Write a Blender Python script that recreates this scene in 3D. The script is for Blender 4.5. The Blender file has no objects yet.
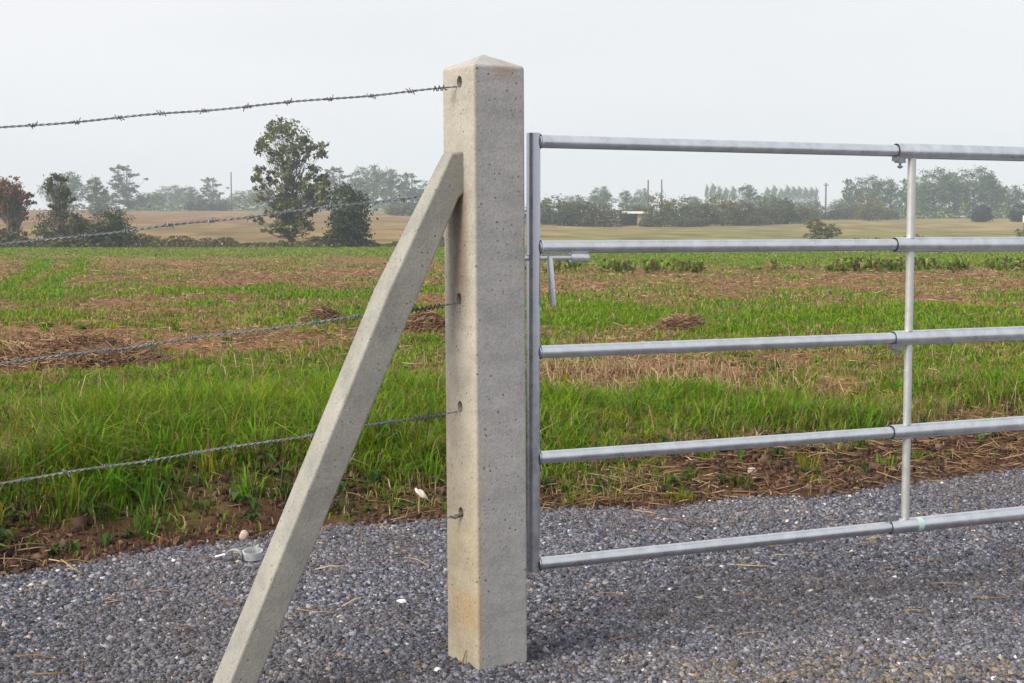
import bpy, bmesh, math, random
import numpy as np
from mathutils import Vector, Matrix

random.seed(7)
RNG = np.random.default_rng(7)
S = bpy.context.scene
COL = S.collection
R = math.radians

# ------------------------------------------------------------------ camera
CAM_H, FPX, CX, CY, HZ = 1.17, 1550.0, 512.0, 341.5, 226.0
PITCH = math.atan((CY - HZ) / FPX)
CO = Vector((0, 0, CAM_H))
FW = Vector((0, math.cos(PITCH), -math.sin(PITCH)))
UP = Vector((0, math.sin(PITCH), math.cos(PITCH)))
RT = Vector((1, 0, 0))


def ray(px, py):
    return (FW + RT * ((px - CX) / FPX) + UP * ((CY - py) / FPX)).normalized()


def at(px, py, Y):                      # survey: the point seen in that direction at ground distance Y
    d = ray(px, py)
    return CO + d * (Y / d.y)


def on_ground(px, py, z=0.0):
    d = ray(px, py)
    return CO + d * ((z - CAM_H) / d.z)


def on_plane(px, py, p0, n):
    d = ray(px, py)
    return CO + d * ((p0 - CO).dot(n) / d.dot(n))


cam = bpy.data.cameras.new('camera')
cam_o = bpy.data.objects.new('camera', cam)
COL.objects.link(cam_o)
cam.sensor_width = 36.0
cam.lens = FPX / 1024.0 * 36.0
cam.clip_start, cam.clip_end = 0.05, 6000
cam_o.location = CO
cam_o.rotation_euler = (math.pi / 2 - PITCH, 0, 0)
S.camera = cam_o

# ------------------------------------------------------------------ noise and terrain


def hash2(ix, iy, seed):
    n = (ix.astype(np.int64) * 374761393 + iy.astype(np.int64) * 668265263 + seed * 974634777) & 0xFFFFFFFF
    n = ((n ^ (n >> 13)) * 1274126177) & 0xFFFFFFFF
    n = n ^ (n >> 16)
    return (n & 0xFFFF) / 65535.0


def vnoise(x, y, seed=0):
    x = np.asarray(x, float); y = np.asarray(y, float)
    ix, iy = np.floor(x), np.floor(y)
    fx, fy = x - ix, y - iy
    fx = fx * fx * (3 - 2 * fx); fy = fy * fy * (3 - 2 * fy)
    a, b = hash2(ix, iy, seed), hash2(ix + 1, iy, seed)
    c, d = hash2(ix, iy + 1, seed), hash2(ix + 1, iy + 1, seed)
    return (a * (1 - fx) + b * fx) * (1 - fy) + (c * (1 - fx) + d * fx) * fy


def fbm(x, y, seed=0, oct=4):
    s, a, t = 0, 1.0, 0
    for i in range(oct):
        s = s + a * vnoise(x * 2 ** i, y * 2 ** i, seed + i * 17)
        t += a; a *= 0.5
    return s / t


def sstep(a, b, v):
    t = np.clip((v - a) / (b - a), 0, 1)
    return t * t * (3 - 2 * t)


def edge_y(x):                           # far edge of the gravel
    return np.interp(x, [-30, -1.7, -.7, .1, .78, 1.54, 2.45, 30], [-18, 5.17, 5.97, 6.34, 6.43, 6.87, 7.43, 24])


def edge_n(x):
    return edge_y(x) + (fbm(np.asarray(x) * 2.3, np.asarray(x) * 0 + 3.1, 5) - .5) * .34


def left_w(x, y):
    u = x / np.maximum(y, 1.0)
    return 1 - np.clip((u + .10) / .16, 0, 1)


def gz(x, y):
    x = np.asarray(x, float); y = np.asarray(y, float)
    w = left_w(x, y)
    L = np.interp(y, [0, 7, 14, 120, 450, 900], [.16, .20, .12, -.46, 5.8, 7.4])
    Rr = np.interp(y, [0, 7, 14, 120, 250, 380, 900], [.10, .11, .10, -.46, 1.0, 3.4, 6.2])
    z = L * w + Rr * (1 - w)
    t = y - edge_n(x)
    near = np.clip(1 - y / 60, 0, 1)
    bump = (fbm(x * 1.3, y * 1.3, 11) - .5) * .10 + (fbm(x * 6, y * 6, 23, 3) - .5) * .05
    k = sstep(0, .85, t)
    lump = sstep(0.0, .25, t) * (fbm(x * 9, y * 9, 31, 3) - .4) * .07 * (1 - sstep(1.2, 2.5, t))
    return z * k + bump * near * k + lump - .020 * (1 - sstep(-.25, .12, t))


# tractor tracks of young growth
TRK = [np.array([(-18.8, 62), (-13.1, 43), (-9.7, 30), (-8.3, 25)]), np.array([(-17.3, 62), (-12.0, 43), (-9.0, 30), (-7.5, 25)])]


def greenness(x, y):
    w = left_w(x, y)
    yy = y + (fbm(x * .18, y * .1, 41) - .5) * .22 * y * .5
    gr = np.interp(yy, [6.6, 7.2, 8.5, 9.5, 13, 14.5, 16, 17.2, 22, 24.5, 28, 38, 42, 46, 54, 95, 115],
                   [.85, .92, .97, .60, .55, .68, .60, .88, .84, .34, .20, .20, .45, .48, .85, .85, .6])
    gl = np.interp(yy, [5.2, 6.2, 8.7, 10.2, 14.3, 15.5, 18.5, 20.2, 21.8, 23.5, 27, 29.5, 45, 62, 72, 118],
                   [.6, .92, .95, .58, .40, .60, .66, .38, .38, .56, .52, .22, .18, .24, .66, .92])
    g = gl * w + gr * (1 - w)
    n = fbm(x * .9, y * .45, 51, 4)
    g = g + (n - .5) * 2.3 * (1 - np.abs(g - .5) * .9) + (fbm(x * 3.2, y * 2.2, 57, 3) - .5) * .7
    g = g - .75 * np.exp(-((x + 4.1) / 1.9) ** 2 - ((y - 14.4) / 1.5) ** 2)
    # the straw patch in front of the gate
    sp = sstep(9.0, 9.6, yy) * (1 - sstep(11.2, 12.0, yy)) * sstep(-.2, .2, x) * (1 - sstep(1.2, 2.0, x))
    g = g - .45 * sp
    for tr in TRK:
        xt = np.interp(y, tr[::-1, 1], tr[::-1, 0])
        m = (y > 25) & (y < 62)
        g = np.where(m, np.maximum(g, 1.0 * np.exp(-((x - xt) / (.012 * y)) ** 2)), g)
    t = y - edge_n(x)
    lc = np.interp(x, [-2, -1, -.4, .1, .6, .95, 2.2], [.50, .44, .34, .16, .26, .72, .9])
    lim = sstep(lc - .32, lc + .32, t + (fbm(x * 3.1, y * 3.1, 61) - .5) * 1.3)
    return np.clip(g, 0, 1) * lim, t


SOIL = np.array((.066, .034, .021))
STUB = np.array((.195, .100, .055))
GRN = np.array((.080, .160, .010))
GOLD = np.array((.235, .158, .080))
FGRN = np.array((.165, .165, .050))


def ground_col(x, y):
    g, t = greenness(x, y)
    n = fbm(x * 5, y * 3, 71, 3)[..., None]
    dry = STUB * (.55 + .9 * n)
    k = sstep(.3, 1.6, t)[..., None]
    dry = SOIL * (.6 + .9 * n) * (1 - k) + dry * k
    mt = fbm(x * .55, y * .22, 73, 4)[..., None]; m2 = fbm(x * 1.7, y * .5, 74, 3)[..., None]
    c = dry * (1 - g[..., None]) + (GRN * (1 - np.clip((mt - .47) * 3, 0, .5)) + np.array((.20, .145, .035)) * np.clip((mt - .47) * 3, 0, .5)) * (.25 + 1.5 * m2) * g[..., None]
    # far field
    f = sstep(118, 126, y)[..., None]
    w = left_w(x, y)[..., None]
    m = fbm(x * .02, y * .03, 81, 4)[..., None]
    band = np.interp(y, [120, 140, 170, 250, 330, 400, 420, 440, 900], [.8, .55, .30, .2, .15, .05, .6, .8, .8])[..., None]
    band_r = np.interp(y, [120, 140, 175, 215, 250, 300, 350, 372, 380, 900], [.35, .75, .85, .5, .15, .1, .15, .3, .9, .8])[..., None]
    gg = np.clip((band * w + band_r * (1 - w)) + (m - .5) * 2.2, 0, 1)
    far = (GOLD * (1 - w) + np.array((.205, .112, .062)) * w) * (1 - gg) + FGRN * gg
    far = far * (.35 + 1.3 * fbm(x * .35, y * .10, 83, 5)[..., None])
    return c * (1 - f) + far * f


# ------------------------------------------------------------------ materials


def new_mat(name):
    m = bpy.data.materials.new(name)
    m.use_nodes = True
    nt = m.node_tree
    b = nt.nodes['Principled BSDF']
    return m, nt, b


def N(nt, typ, **kw):
    n = nt.nodes.new(typ)
    for k, v in kw.items():
        if k in n.inputs:
            n.inputs[k].default_value = v
        else:
            setattr(n, k, v)
    return n


def ramp(nt, stops):
    r = nt.nodes.new('ShaderNodeValToRGB')
    els = r.color_ramp.elements
    while len(els) < len(stops):
        els.new(.5)
    for e, (p, c) in zip(els, stops):
        e.position = p
        e.color = (*c, 1) if len(c) == 3 else c
    return r


def mix(nt, typ, fac, a, b):
    n = nt.nodes.new('ShaderNodeMix')
    n.data_type = 'RGBA'; n.blend_type = typ
    for s, v in ((n.inputs['Factor'], fac), (n.inputs['A'], a), (n.inputs['B'], b)):
        pass
    ins = {'f': n.inputs[0], 'a': n.inputs[6], 'b': n.inputs[7]}
    for key, v in (('f', fac), ('a', a), ('b', b)):
        if hasattr(v, 'node'):
            nt.links.new(v, ins[key])
        elif isinstance(v, (tuple, list)):
            ins[key].default_value = (*v, 1) if len(v) == 3 else v
        else:
            ins[key].default_value = v
    return n.outputs[2]


def attr_mat(name, rough=.9, noise=None, bump=None, spec=.2, translucent=0, tint=False):
    m, nt, b = new_mat(name)
    a = N(nt, 'ShaderNodeAttribute', attribute_name='col')
    c = a.outputs['Color']
    if tint:
        oi = N(nt, 'ShaderNodeObjectInfo')
        c = mix(nt, 'MULTIPLY', 1.0, c, oi.outputs['Color'])
    if noise:
        tc = N(nt, 'ShaderNodeNewGeometry')
        nz = N(nt, 'ShaderNodeTexNoise', Scale=noise[0], Detail=5.0, Roughness=.65)
        nt.links.new(tc.outputs['Position'], nz.inputs['Vector'])
        lo, hi = 1 - noise[1], 1 + noise[1]
        rp = ramp(nt, [(.3, (lo, lo, lo)), (.7, (hi, hi, hi))])
        nt.links.new(nz.outputs['Fac'], rp.inputs['Fac'])
        c = mix(nt, 'MULTIPLY', 1.0, c, rp.outputs['Color'])
        if bump:
            bp = N(nt, 'ShaderNodeBump', Strength=bump[0], Distance=bump[1])
            nt.links.new(nz.outputs['Fac'], bp.inputs['Height'])
            nt.links.new(bp.outputs['Normal'], b.inputs['Normal'])
    nt.links.new(c, b.inputs['Base Color'])
    b.inputs['Roughness'].default_value = rough
    b.inputs['Specular IOR Level'].default_value = spec
    if translucent:
        tr = N(nt, 'ShaderNodeBsdfTranslucent')
        nt.links.new(c, tr.inputs['Color'])
        ms = N(nt, 'ShaderNodeMixShader', Fac=translucent)
        out = nt.nodes['Material Output']
        nt.links.new(b.outputs[0], ms.inputs[1]); nt.links.new(tr.outputs[0], ms.inputs[2])
        nt.links.new(ms.outputs[0], out.inputs['Surface'])
    return m


M_GROUND = attr_mat('field_soil', .95, (7, .35), (.6, .05), .1)
M_GRASS = attr_mat('grass_blades', .6, None, None, .25, .35)
M_STRAW = attr_mat('dry_straw', .8, None, None, .2, .1)
M_STONE = attr_mat('gravel_chips', .85, (140, .25), None, .3)
M_LEAF = attr_mat('foliage', .65, None, None, .2, .25, True)


def gravel_base():
    m, nt, b = new_mat('gravel_bed')
    g = N(nt, 'ShaderNodeNewGeometry')
    v = N(nt, 'ShaderNodeTexVoronoi', Scale=75.0)
    nt.links.new(g.outputs['Position'], v.inputs['Vector'])
    sp = N(nt, 'ShaderNodeSeparateColor')
    nt.links.new(v.outputs['Color'], sp.inputs[0])
    rp = ramp(nt, [(0, (.05, .05, .055)), (.5, (.12, .12, .135)), (.85, (.20, .19, .19)), (1, (.34, .30, .25))])
    nt.links.new(sp.outputs[0], rp.inputs['Fac'])
    nt.links.new(rp.outputs['Color'], b.inputs['Base Color'])
    bp = N(nt, 'ShaderNodeBump', Strength=1.0, Distance=.01)
    bp.invert = True
    nt.links.new(v.outputs['Distance'], bp.inputs['Height'])
    nt.links.new(bp.outputs['Normal'], b.inputs['Normal'])
    b.inputs['Roughness'].default_value = .9
    return m


def concrete(name, tone=(1, 1, 1), stain_sunlit=False):
    m, nt, b = new_mat(name)
    tc = N(nt, 'ShaderNodeTexCoord')
    P = tc.outputs['Object']
    n1 = N(nt, 'ShaderNodeTexNoise', Scale=9.0, Detail=7.0, Roughness=.7)
    nt.links.new(P, n1.inputs['Vector'])
    r1 = ramp(nt, [(.25, tuple(a * t for a, t in zip((.35, .344, .340), tone))), (.5, tuple(a * t for a, t in zip((.48, .472, .462), tone))), (.8, tuple(a * t for a, t in zip((.585, .575, .56), tone)))])
    nt.links.new(n1.outputs['Fac'], r1.inputs['Fac'])
    # fine grain and horizontal casting lines
    n2 = N(nt, 'ShaderNodeTexNoise', Scale=160.0, Detail=3.0, Roughness=.6)
    nt.links.new(P, n2.inputs['Vector'])
    r2 = ramp(nt, [(.25, (.82, .82, .82)), (.75, (1.16, 1.16, 1.16))])
    nt.links.new(n2.outputs['Fac'], r2.inputs['Fac'])
    c = mix(nt, 'MULTIPLY', 1.0, r1.outputs['Color'], r2.outputs['Color'])
    mp = N(nt, 'ShaderNodeMapping')
    mp.inputs['Scale'].default_value = (4, 4, 45) if stain_sunlit else (40, 6, 6)
    nt.links.new(P, mp.inputs['Vector'])
    n3 = N(nt, 'ShaderNodeTexNoise', Scale=1.0, Detail=4.0, Roughness=.6)
    nt.links.new(mp.outputs[0], n3.inputs['Vector'])
    r3 = ramp(nt, [(.3, (.92, .92, .94)), (.55, (1.02, 1.02, 1.02)), (.75, (1.05, 1.05, 1.04))])
    nt.links.new(n3.outputs['Fac'], r3.inputs['Fac'])
    c = mix(nt, 'MULTIPLY', .9, c, r3.outputs['Color'])
    # air pits of two sizes
    hgt = n2.outputs['Fac']
    for sc, th, keep in ((75, .20, .62), (40, .13, .62)):
        v = N(nt, 'ShaderNodeTexVoronoi', Scale=float(sc))
        nt.links.new(P, v.inputs['Vector'])
        lt = N(nt, 'ShaderNodeMath', operation='LESS_THAN'); lt.inputs[1].default_value = th
        nt.links.new(v.outputs['Distance'], lt.inputs[0])
        sp = N(nt, 'ShaderNodeSeparateColor')
        nt.links.new(v.outputs['Color'], sp.inputs[0])
        gt = N(nt, 'ShaderNodeMath', operation='GREATER_THAN'); gt.inputs[1].default_value = keep
        nt.links.new(sp.outputs[1], gt.inputs[0])
        mu = N(nt, 'ShaderNodeMath', operation='MULTIPLY')
        cn = N(nt, 'ShaderNodeTexNoise', Scale=7.0 + sc * .05, Detail=2.0)
        nt.links.new(P, cn.inputs['Vector'])
        cr = ramp(nt, [(.44, (0, 0, 0)), (.52, (1, 1, 1))])
        nt.links.new(cn.outputs['Fac'], cr.inputs['Fac'])
        m0 = N(nt, 'ShaderNodeMath', operation='MULTIPLY')
        nt.links.new(lt.outputs[0], m0.inputs[0]); nt.links.new(cr.outputs['Color'], m0.inputs[1])
        nt.links.new(m0.outputs[0], mu.inputs[0]); nt.links.new(gt.outputs[0], mu.inputs[1])
        c = mix(nt, 'MIX', mu.outputs[0], c, (.15, .135, .115))
    if stain_sunlit:
        sep = N(nt, 'ShaderNodeSeparateXYZ')
        nt.links.new(P, sep.inputs[0])
        # rust-yellow wet patches low on the post, drip streaks below the holes
        def band(lo, hi, axis=2, soft=.02):
            a = N(nt, 'ShaderNodeMapRange', interpolation_type='SMOOTHSTEP')
            a.inputs[1].default_value, a.inputs[2].default_value = lo - soft, lo + soft
            nt.links.new(sep.outputs[axis], a.inputs[0])
            d = N(nt, 'ShaderNodeMapRange', interpolation_type='SMOOTHSTEP')
            d.inputs[1].default_value, d.inputs[2].default_value = hi - soft, hi + soft
            d.inputs[3].default_value, d.inputs[4].default_value = 1, 0
            nt.links.new(sep.outputs[axis], d.inputs[0])
            q = N(nt, 'ShaderNodeMath', operation='MULTIPLY')
            nt.links.new(a.outputs[0], q.inputs[0]); nt.links.new(d.outputs[0], q.inputs[1])
            return q.outputs[0]

        def mulv(a, b_):
            q = N(nt, 'ShaderNodeMath', operation='MULTIPLY')
            for i, v in enumerate((a, b_)):
                if hasattr(v, 'node'):
                    nt.links.new(v, q.inputs[i])
                else:
                    q.inputs[i].default_value = v
            return q.outputs[0]
        face = band(-.2, -.066, 0, .004)
        c = mix(nt, 'MULTIPLY', mulv(face, .8), c, (1.06, .99, .84))  # warm cast of the sunlit left face, put into the colour
        rn = ramp(nt, [(.3, (.25, .25, .25)), (.65, (1, 1, 1))])
        nt.links.new(n1.outputs['Fac'], rn.inputs['Fac'])
        p = mulv(mulv(mulv(band(.10, .20, 2, .03), face), band(-.09, .05, 1, .03)), rn.outputs['Color'])
        c = mix(nt, 'MULTIPLY', mulv(p, .8), c, (.93, .76, .54))
        c = mix(nt, 'MULTIPLY', mulv(mulv(band(-.2, .55, 2, .35), face), .6), c, (1.05, .93, .70))
        st = mulv(mulv(band(.95, 1.28, 2, .07), face), band(-.045, .03, 1, .022))
        c = mix(nt, 'MULTIPLY', mulv(st, .75), c, (.62, .53, .42))
        st = mulv(mulv(band(1.555, 1.59, 2, .012), band(-.2, .04, 1, .01)), band(-.02, .05, 0, .02))
        c = mix(nt, 'MULTIPLY', mulv(st, .45), c, (.9, .6, .45))
    nt.links.new(c, b.inputs['Base Color'])
    b.inputs['Roughness'].default_value = .9
    b.inputs['Specular IOR Level'].default_value = .25
    bp = N(nt, 'ShaderNodeBump', Strength=.35, Distance=.004)
    nt.links.new(hgt, bp.inputs['Height'])
    nt.links.new(bp.outputs['Normal'], b.inputs['Normal'])
    return m


def metal(name, base, metallic, rough, spread=.12, scale=30):
    m, nt, b = new_mat(name)
    g = N(nt, 'ShaderNodeNewGeometry')
    n = N(nt, 'ShaderNodeTexNoise', Scale=float(scale), Detail=5.0, Roughness=.65)
    nt.links.new(g.outputs['Position'], n.inputs['Vector'])
    r = ramp(nt, [(.3, tuple(c * (1 - spread) for c in base)), (.7, tuple(min(1, c * (1 + spread)) for c in base))])
    nt.links.new(n.outputs['Fac'], r.inputs['Fac'])
    nt.links.new(r.outputs['Color'], b.inputs['Base Color'])
    b.inputs['Metallic'].default_value = metallic
    rr = ramp(nt, [(.3, (rough - .08,) * 3), (.7, (rough + .1,) * 3)])
    nt.links.new(n.outputs['Fac'], rr.inputs['Fac'])
    nt.links.new(rr.outputs['Color'], b.inputs['Roughness'])
    return m


def plain(name, base, rough=.8, spread=.15, scale=20):
    return metal(name, base, 0.0, rough, spread, scale)


M_BED = gravel_base()
M_POST = concrete('post_concrete', (.73, .725, .73), True)
M_STRUT = concrete('strut_concrete', (.57, .565, .52), False)
M_GALV = metal('galvanised_steel', (.66, .69, .73), 1.0, .32, .14, 24)
M_GALV2 = metal('galvanised_rod', (.50, .51, .50), .5, .42, .1, 40)
M_CLAMP = metal('clamp_iron', (.26, .26, .28), .8, .4, .3, 60)
M_KNOT = metal('rusty_wire', (.09, .08, .075), .4, .6, .3, 90)
M_STILE = metal('galvanised_stile', (.46, .47, .53), 1.0, .28, .12, 24)
M_GALV3 = metal('bright_zinc', (.66, .68, .70), .7, .3, .1, 50)
M_WIRE = metal('wire_steel', (.20, .20, .21), .5, .5, .3, 90)
M_WIREG = metal('zinc_wire', (.19, .205, .22), .45, .5, .3, 90)
M_BARK = plain('bark', (.10, .085, .07), .9, .4, 3)
M_TAPE = plain('green_tape', (.42, .62, .54), .5, .06, 60)
M_POLE = plain('pole_wood', (.12, .105, .095), .9, .2, 2)
M_WHITE = plain('white_paint', (.80, .80, .78), .6, .05, 30)
M_SHEDW = plain('shed_wall', (.36, .32, .29), .9, .25, 1)
M_SHEDR = plain('shed_roof', (.74, .74, .74), .5, .1, 1)
M_SHADE = plain('shed_shade', (.03, .03, .03), .9, .1, 5)
M_PAPER = plain('pale_scrap', (.62, .57, .48), .7, .08, 80)
M_PSTONE = plain('pale_stone', (.46, .36, .30), .85, .2, 40)
M_WSTONE = plain('white_stone', (.80, .76, .68), .8, .1, 60)

# ------------------------------------------------------------------ object helpers


def tag(o, label=None, cat=None, group=None, kind=None):
    if label: o['label'] = label
    if cat: o['category'] = cat
    if group: o['group'] = group
    if kind: o['kind'] = kind
    return o


def empty(name, loc, rz=0):
    o = bpy.data.objects.new(name, None)
    o.empty_display_size = .1
    COL.objects.link(o)
    o.location = loc
    o.rotation_euler = (0, 0, rz)
    return o


def link(name, me, mat, parent=None):
    if mat: me.materials.append(mat)
    o = bpy.data.objects.new(name, me)
    COL.objects.link(o)
    if parent is not None: o.parent = parent
    return o


def np_mesh(name, V, F, cols=None, smooth=False):
    """V (n,3), F (m,k) of one face size; cols per vertex (n,3)."""
    V = np.asarray(V, np.float32); F = np.asarray(F, np.int32)
    me = bpy.data.meshes.new(name)
    me.vertices.add(len(V)); me.vertices.foreach_set('co', V.ravel())
    k = F.shape[1]
    me.loops.add(F.size); me.loops.foreach_set('vertex_index', F.ravel())
    me.polygons.add(len(F)); me.polygons.foreach_set('loop_start', np.arange(0, F.size, k, dtype=np.int32))
    if smooth:
        me.polygons.foreach_set('use_smooth', np.ones(len(F), bool))
    if cols is not None:
        a = me.attributes.new('col', 'FLOAT_COLOR', 'POINT')
        c = np.ones((len(V), 4), np.float32); c[:, :3] = cols
        a.data.foreach_set('color', c.ravel())
    me.update(calc_edges=True); me.validate()
    return me


class MB:
    def __init__(s): s.v = []; s.f = []
    def add(s, vs, fs):
        o = len(s.v); s.v += [tuple(v) for v in vs]; s.f += [tuple(i + o for i in f) for f in fs]
    def tube(s, pts, rad, n=12, cap=True):
        pts = [Vector(p) for p in pts]
        if not hasattr(rad, '__len__'): rad = [rad] * len(pts)
        vs = []; ref = None
        for i, p in enumerate(pts):
            d = (pts[min(i + 1, len(pts) - 1)] - pts[max(i - 1, 0)]).normalized()
            if ref is None:
                ref = d.orthogonal().normalized()
            ref = (ref - d * ref.dot(d)).normalized()
            b = d.cross(ref)
            for k in range(n):
                a = 2 * math.pi * k / n
                vs.append(p + (ref * math.cos(a) + b * math.sin(a)) * rad[i])
        fs = []
        for i in range(len(pts) - 1):
            for k in range(n):
                fs.append((i * n + k, i * n + (k + 1) % n, (i + 1) * n + (k + 1) % n, (i + 1) * n + k))
        if cap:
            fs.append(tuple(range(n - 1, -1, -1))); fs.append(tuple(range((len(pts) - 1) * n, len(pts) * n)))
        s.add(vs, fs)
    def box(s, c, ex, ey, ez):          # half-extent vectors
        c = Vector(c); ex, ey, ez = Vector(ex), Vector(ey), Vector(ez)
        vs = [c + ex * a + ey * b + ez * d for d in (-1, 1) for b in (-1, 1) for a in (-1, 1)]
        fs = [(0, 2, 3, 1), (4, 5, 7, 6), (0, 1, 5, 4), (2, 6, 7, 3), (0, 4, 6, 2), (1, 3, 7, 5)]
        s.add(vs, fs)
    def build(s, name, mat, parent=None, origin=(0, 0, 0), smooth=True, bevel=0):
        o = Vector(origin)
        me = bpy.data.meshes.new(name)
        me.from_pydata([tuple(Vector(v) - o) for v in s.v], [], s.f)
        bm = bmesh.new(); bm.from_mesh(me)
        bmesh.ops.recalc_face_normals(bm, faces=bm.faces)
        if bevel:
            bmesh.ops.bevel(bm, geom=[e for e in bm.edges], offset=bevel, segments=2, affect='EDGES', profile=.5)
        for f in bm.faces: f.smooth = smooth
        if smooth:
            for e in bm.edges:
                if len(e.link_faces) == 2 and e.calc_face_angle(0) > R(40): e.smooth = False
        bm.to_mesh(me); bm.free()
        ob = link(name, me, mat, parent)
        return ob


# ------------------------------------------------------------------ ground
rows = np.concatenate([np.linspace(-25, 2.6, 12)[:-1], 2.6 * (900 / 2.6) ** np.linspace(0, 1, 760)])
us = np.linspace(-.62, .62, 460)
GY, GU = np.meshgrid(rows, us, indexing='ij')
GX = GU * (np.maximum(GY, 0) + 6)
GZ = gz(GX, GY)
nv = len(us)
idx = np.arange(len(rows) * nv).reshape(len(rows), nv)
F = np.stack([idx[:-1, :-1], idx[:-1, 1:], idx[1:, 1:], idx[1:, :-1]], -1).reshape(-1, 4)
me = np_mesh('ground', np.stack([GX, GY, GZ], -1).reshape(-1, 3), F, ground_col(GX, GY).reshape(-1, 3), True)
tag(link('ground', me, M_GROUND), 'stubble field with green bands running back to the far tree line', None, None, 'structure')

# gravel sheet, 4 mm above
xs = np.linspace(-6, 9, 420)
ts = np.linspace(0, 1, 90)
X, T = np.meshgrid(xs, ts, indexing='ij')
E = edge_n(X) + .02
Yg = -12 + (E + 12) * T ** .5
Zg = -.010 + (fbm(X * 2, Yg * 2, 91) - .5) * .012 + .004
Zg = Zg - .02 * sstep(-.06, .0, Yg - edge_n(X))
idx = np.arange(X.size).reshape(X.shape)
F = np.stack([idx[:-1, :-1], idx[1:, :-1], idx[1:, 1:], idx[:-1, 1:]], -1).reshape(-1, 4)
me = np_mesh('gravel_track', np.stack([X, Yg, Zg], -1).reshape(-1, 3), F, None, True)
tag(link('gravel_track', me, M_BED), 'blue-grey gravel track in front of the field', None, None, 'structure')

# crushed stone chips lying on the sheet


def chips(P, size, cols):
    n = len(P)
    base = np.array([(-1, -1, -1), (1, -1, -1), (1, 1, -1), (-1, 1, -1), (-1, -1, 1), (1, -1, 1), (1, 1, 1), (-1, 1, 1)], float)
    V = base[None] + RNG.normal(0, .38, (n, 8, 3))
    V *= (size[:, None, None] * .5) * RNG.uniform(.42, 1.25, (n, 1, 3))
    q = RNG.normal(0, 1, (n, 4)); q /= np.linalg.norm(q, axis=1)[:, None]
    w, x, y, z = q.T
    Rm = np.stack([1 - 2 * (y * y + z * z), 2 * (x * y - z * w), 2 * (x * z + y * w), 2 * (x * y + z * w), 1 - 2 * (x * x + z * z), 2 * (y * z - x * w), 2 * (x * z - y * w), 2 * (y * z + x * w), 1 - 2 * (x * x + y * y)], -1).reshape(n, 3, 3)
    V = np.einsum('nij,nkj->nki', Rm, V)
    V[:, :, 2] *= .8
    V += P[:, None, :]
    f = np.array([(0, 2, 1), (0, 3, 2), (4, 5, 6), (4, 6, 7), (0, 1, 5), (0, 5, 4), (1, 2, 6), (1, 6, 5), (2, 3, 7), (2, 7, 6), (3, 0, 4), (3, 4, 7)])
    F = (f[None] + (np.arange(n) * 8)[:, None, None]).reshape(-1, 3)
    return V.reshape(-1, 3), F, np.repeat(cols, 8, 0)


n = 430000
yy = RNG.uniform(3.7, 7.8, n); xx = (RNG.uniform(-.36, .36, n)) * yy
keep = (yy < edge_n(xx) + .02 + RNG.normal(0, .05, n)) & (RNG.uniform(0, 1, n) < np.clip(1.25 - (yy - 4) * .12, .5, 1))
xx, yy = xx[keep], yy[keep]
size = RNG.lognormal(math.log(.0068), .38, len(xx)).clip(.003, .016)
pal = np.array([(.098, .102, .130), (.132, .135, .164), (.048, .049, .064), (.22, .222, .255), (.145, .11, .095), (.30, .26, .23), (.55, .52, .49)])
ci = RNG.choice(len(pal), len(xx), p=[.34, .30, .20, .08, .06, .016, .004])
tan = np.array([(.21, .17, .125), (.16, .115, .08), (.15, .14, .135), (.28, .245, .20), (.10, .10, .105), (.13, .13, .15)])
zone = (sstep(.22, .5, xx + (fbm(xx * 4, yy * 4, 15) - .5) * .8) * (1 - sstep(4.08, 4.30, yy + (fbm(xx * 3, yy * 3, 16) - .5) * .35)))
isz = RNG.uniform(0, 1, len(xx)) < zone * .42
cc = pal[ci] * RNG.lognormal(0, .34, (len(xx), 1)) * (.78 + .48 * fbm(xx * 1.6, yy * 2.6, 95, 4))[:, None]
dust = np.clip((fbm(xx * 1.1 + 7, yy * 2.2, 96, 4) - .50) * 2.2, 0, .18)[:, None]
cc = cc * (1 - dust) + np.array((.15, .125, .105)) * dust
cc = np.where(isz[:, None], tan[RNG.integers(0, len(tan), len(xx))] * RNG.uniform(.7, 1.2, (len(xx), 1)), cc)
size = size * (1 + isz * RNG.uniform(0, .4, len(xx)))
P = np.stack([xx, yy, -.010 + (fbm(xx * 2, yy * 2, 91) - .5) * .012 + .004 + size * .16], -1)
# chips heaped against the foot of the post
nf = 900; fa = RNG.uniform(0, 2 * math.pi, nf); fr = np.abs(RNG.normal(0, .035, nf))
fo = on_ground(478, 672); fcx, fcy = fo.x + .0230, fo.y + .109
fx, fy = np.cos(fa), np.sin(fa); sc_ = .079 / np.maximum(np.abs(fx), np.abs(fy)) + fr - .004
lx, ly = fx * sc_, fy * sc_; ca, sa = math.cos(R(33)), math.sin(R(33))
fh = (.013 * np.exp(-fr / .028) * (.4 + 1.1 * vnoise(lx * 22 + 40, ly * 22 + 40, 3))) * RNG.uniform(.4, 1, nf)
fs_ = RNG.lognormal(math.log(.0095), .3, nf).clip(.004, .018)
P = np.concatenate([P, np.stack([fcx + lx * ca - ly * sa, fcy + lx * sa + ly * ca, -.006 + fh], -1)])
size = np.concatenate([size, fs_]); cc = np.concatenate([cc, pal[RNG.choice(5, nf)] * RNG.lognormal(-.1, .3, (nf, 1))])
V, F, C = chips(P, size, cc)
tag(link('gravel_chips', np_mesh('gravel_chips', V, F, C), M_STONE), 'loose blue-grey stone chips covering the track', None, None, 'stuff')

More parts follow.
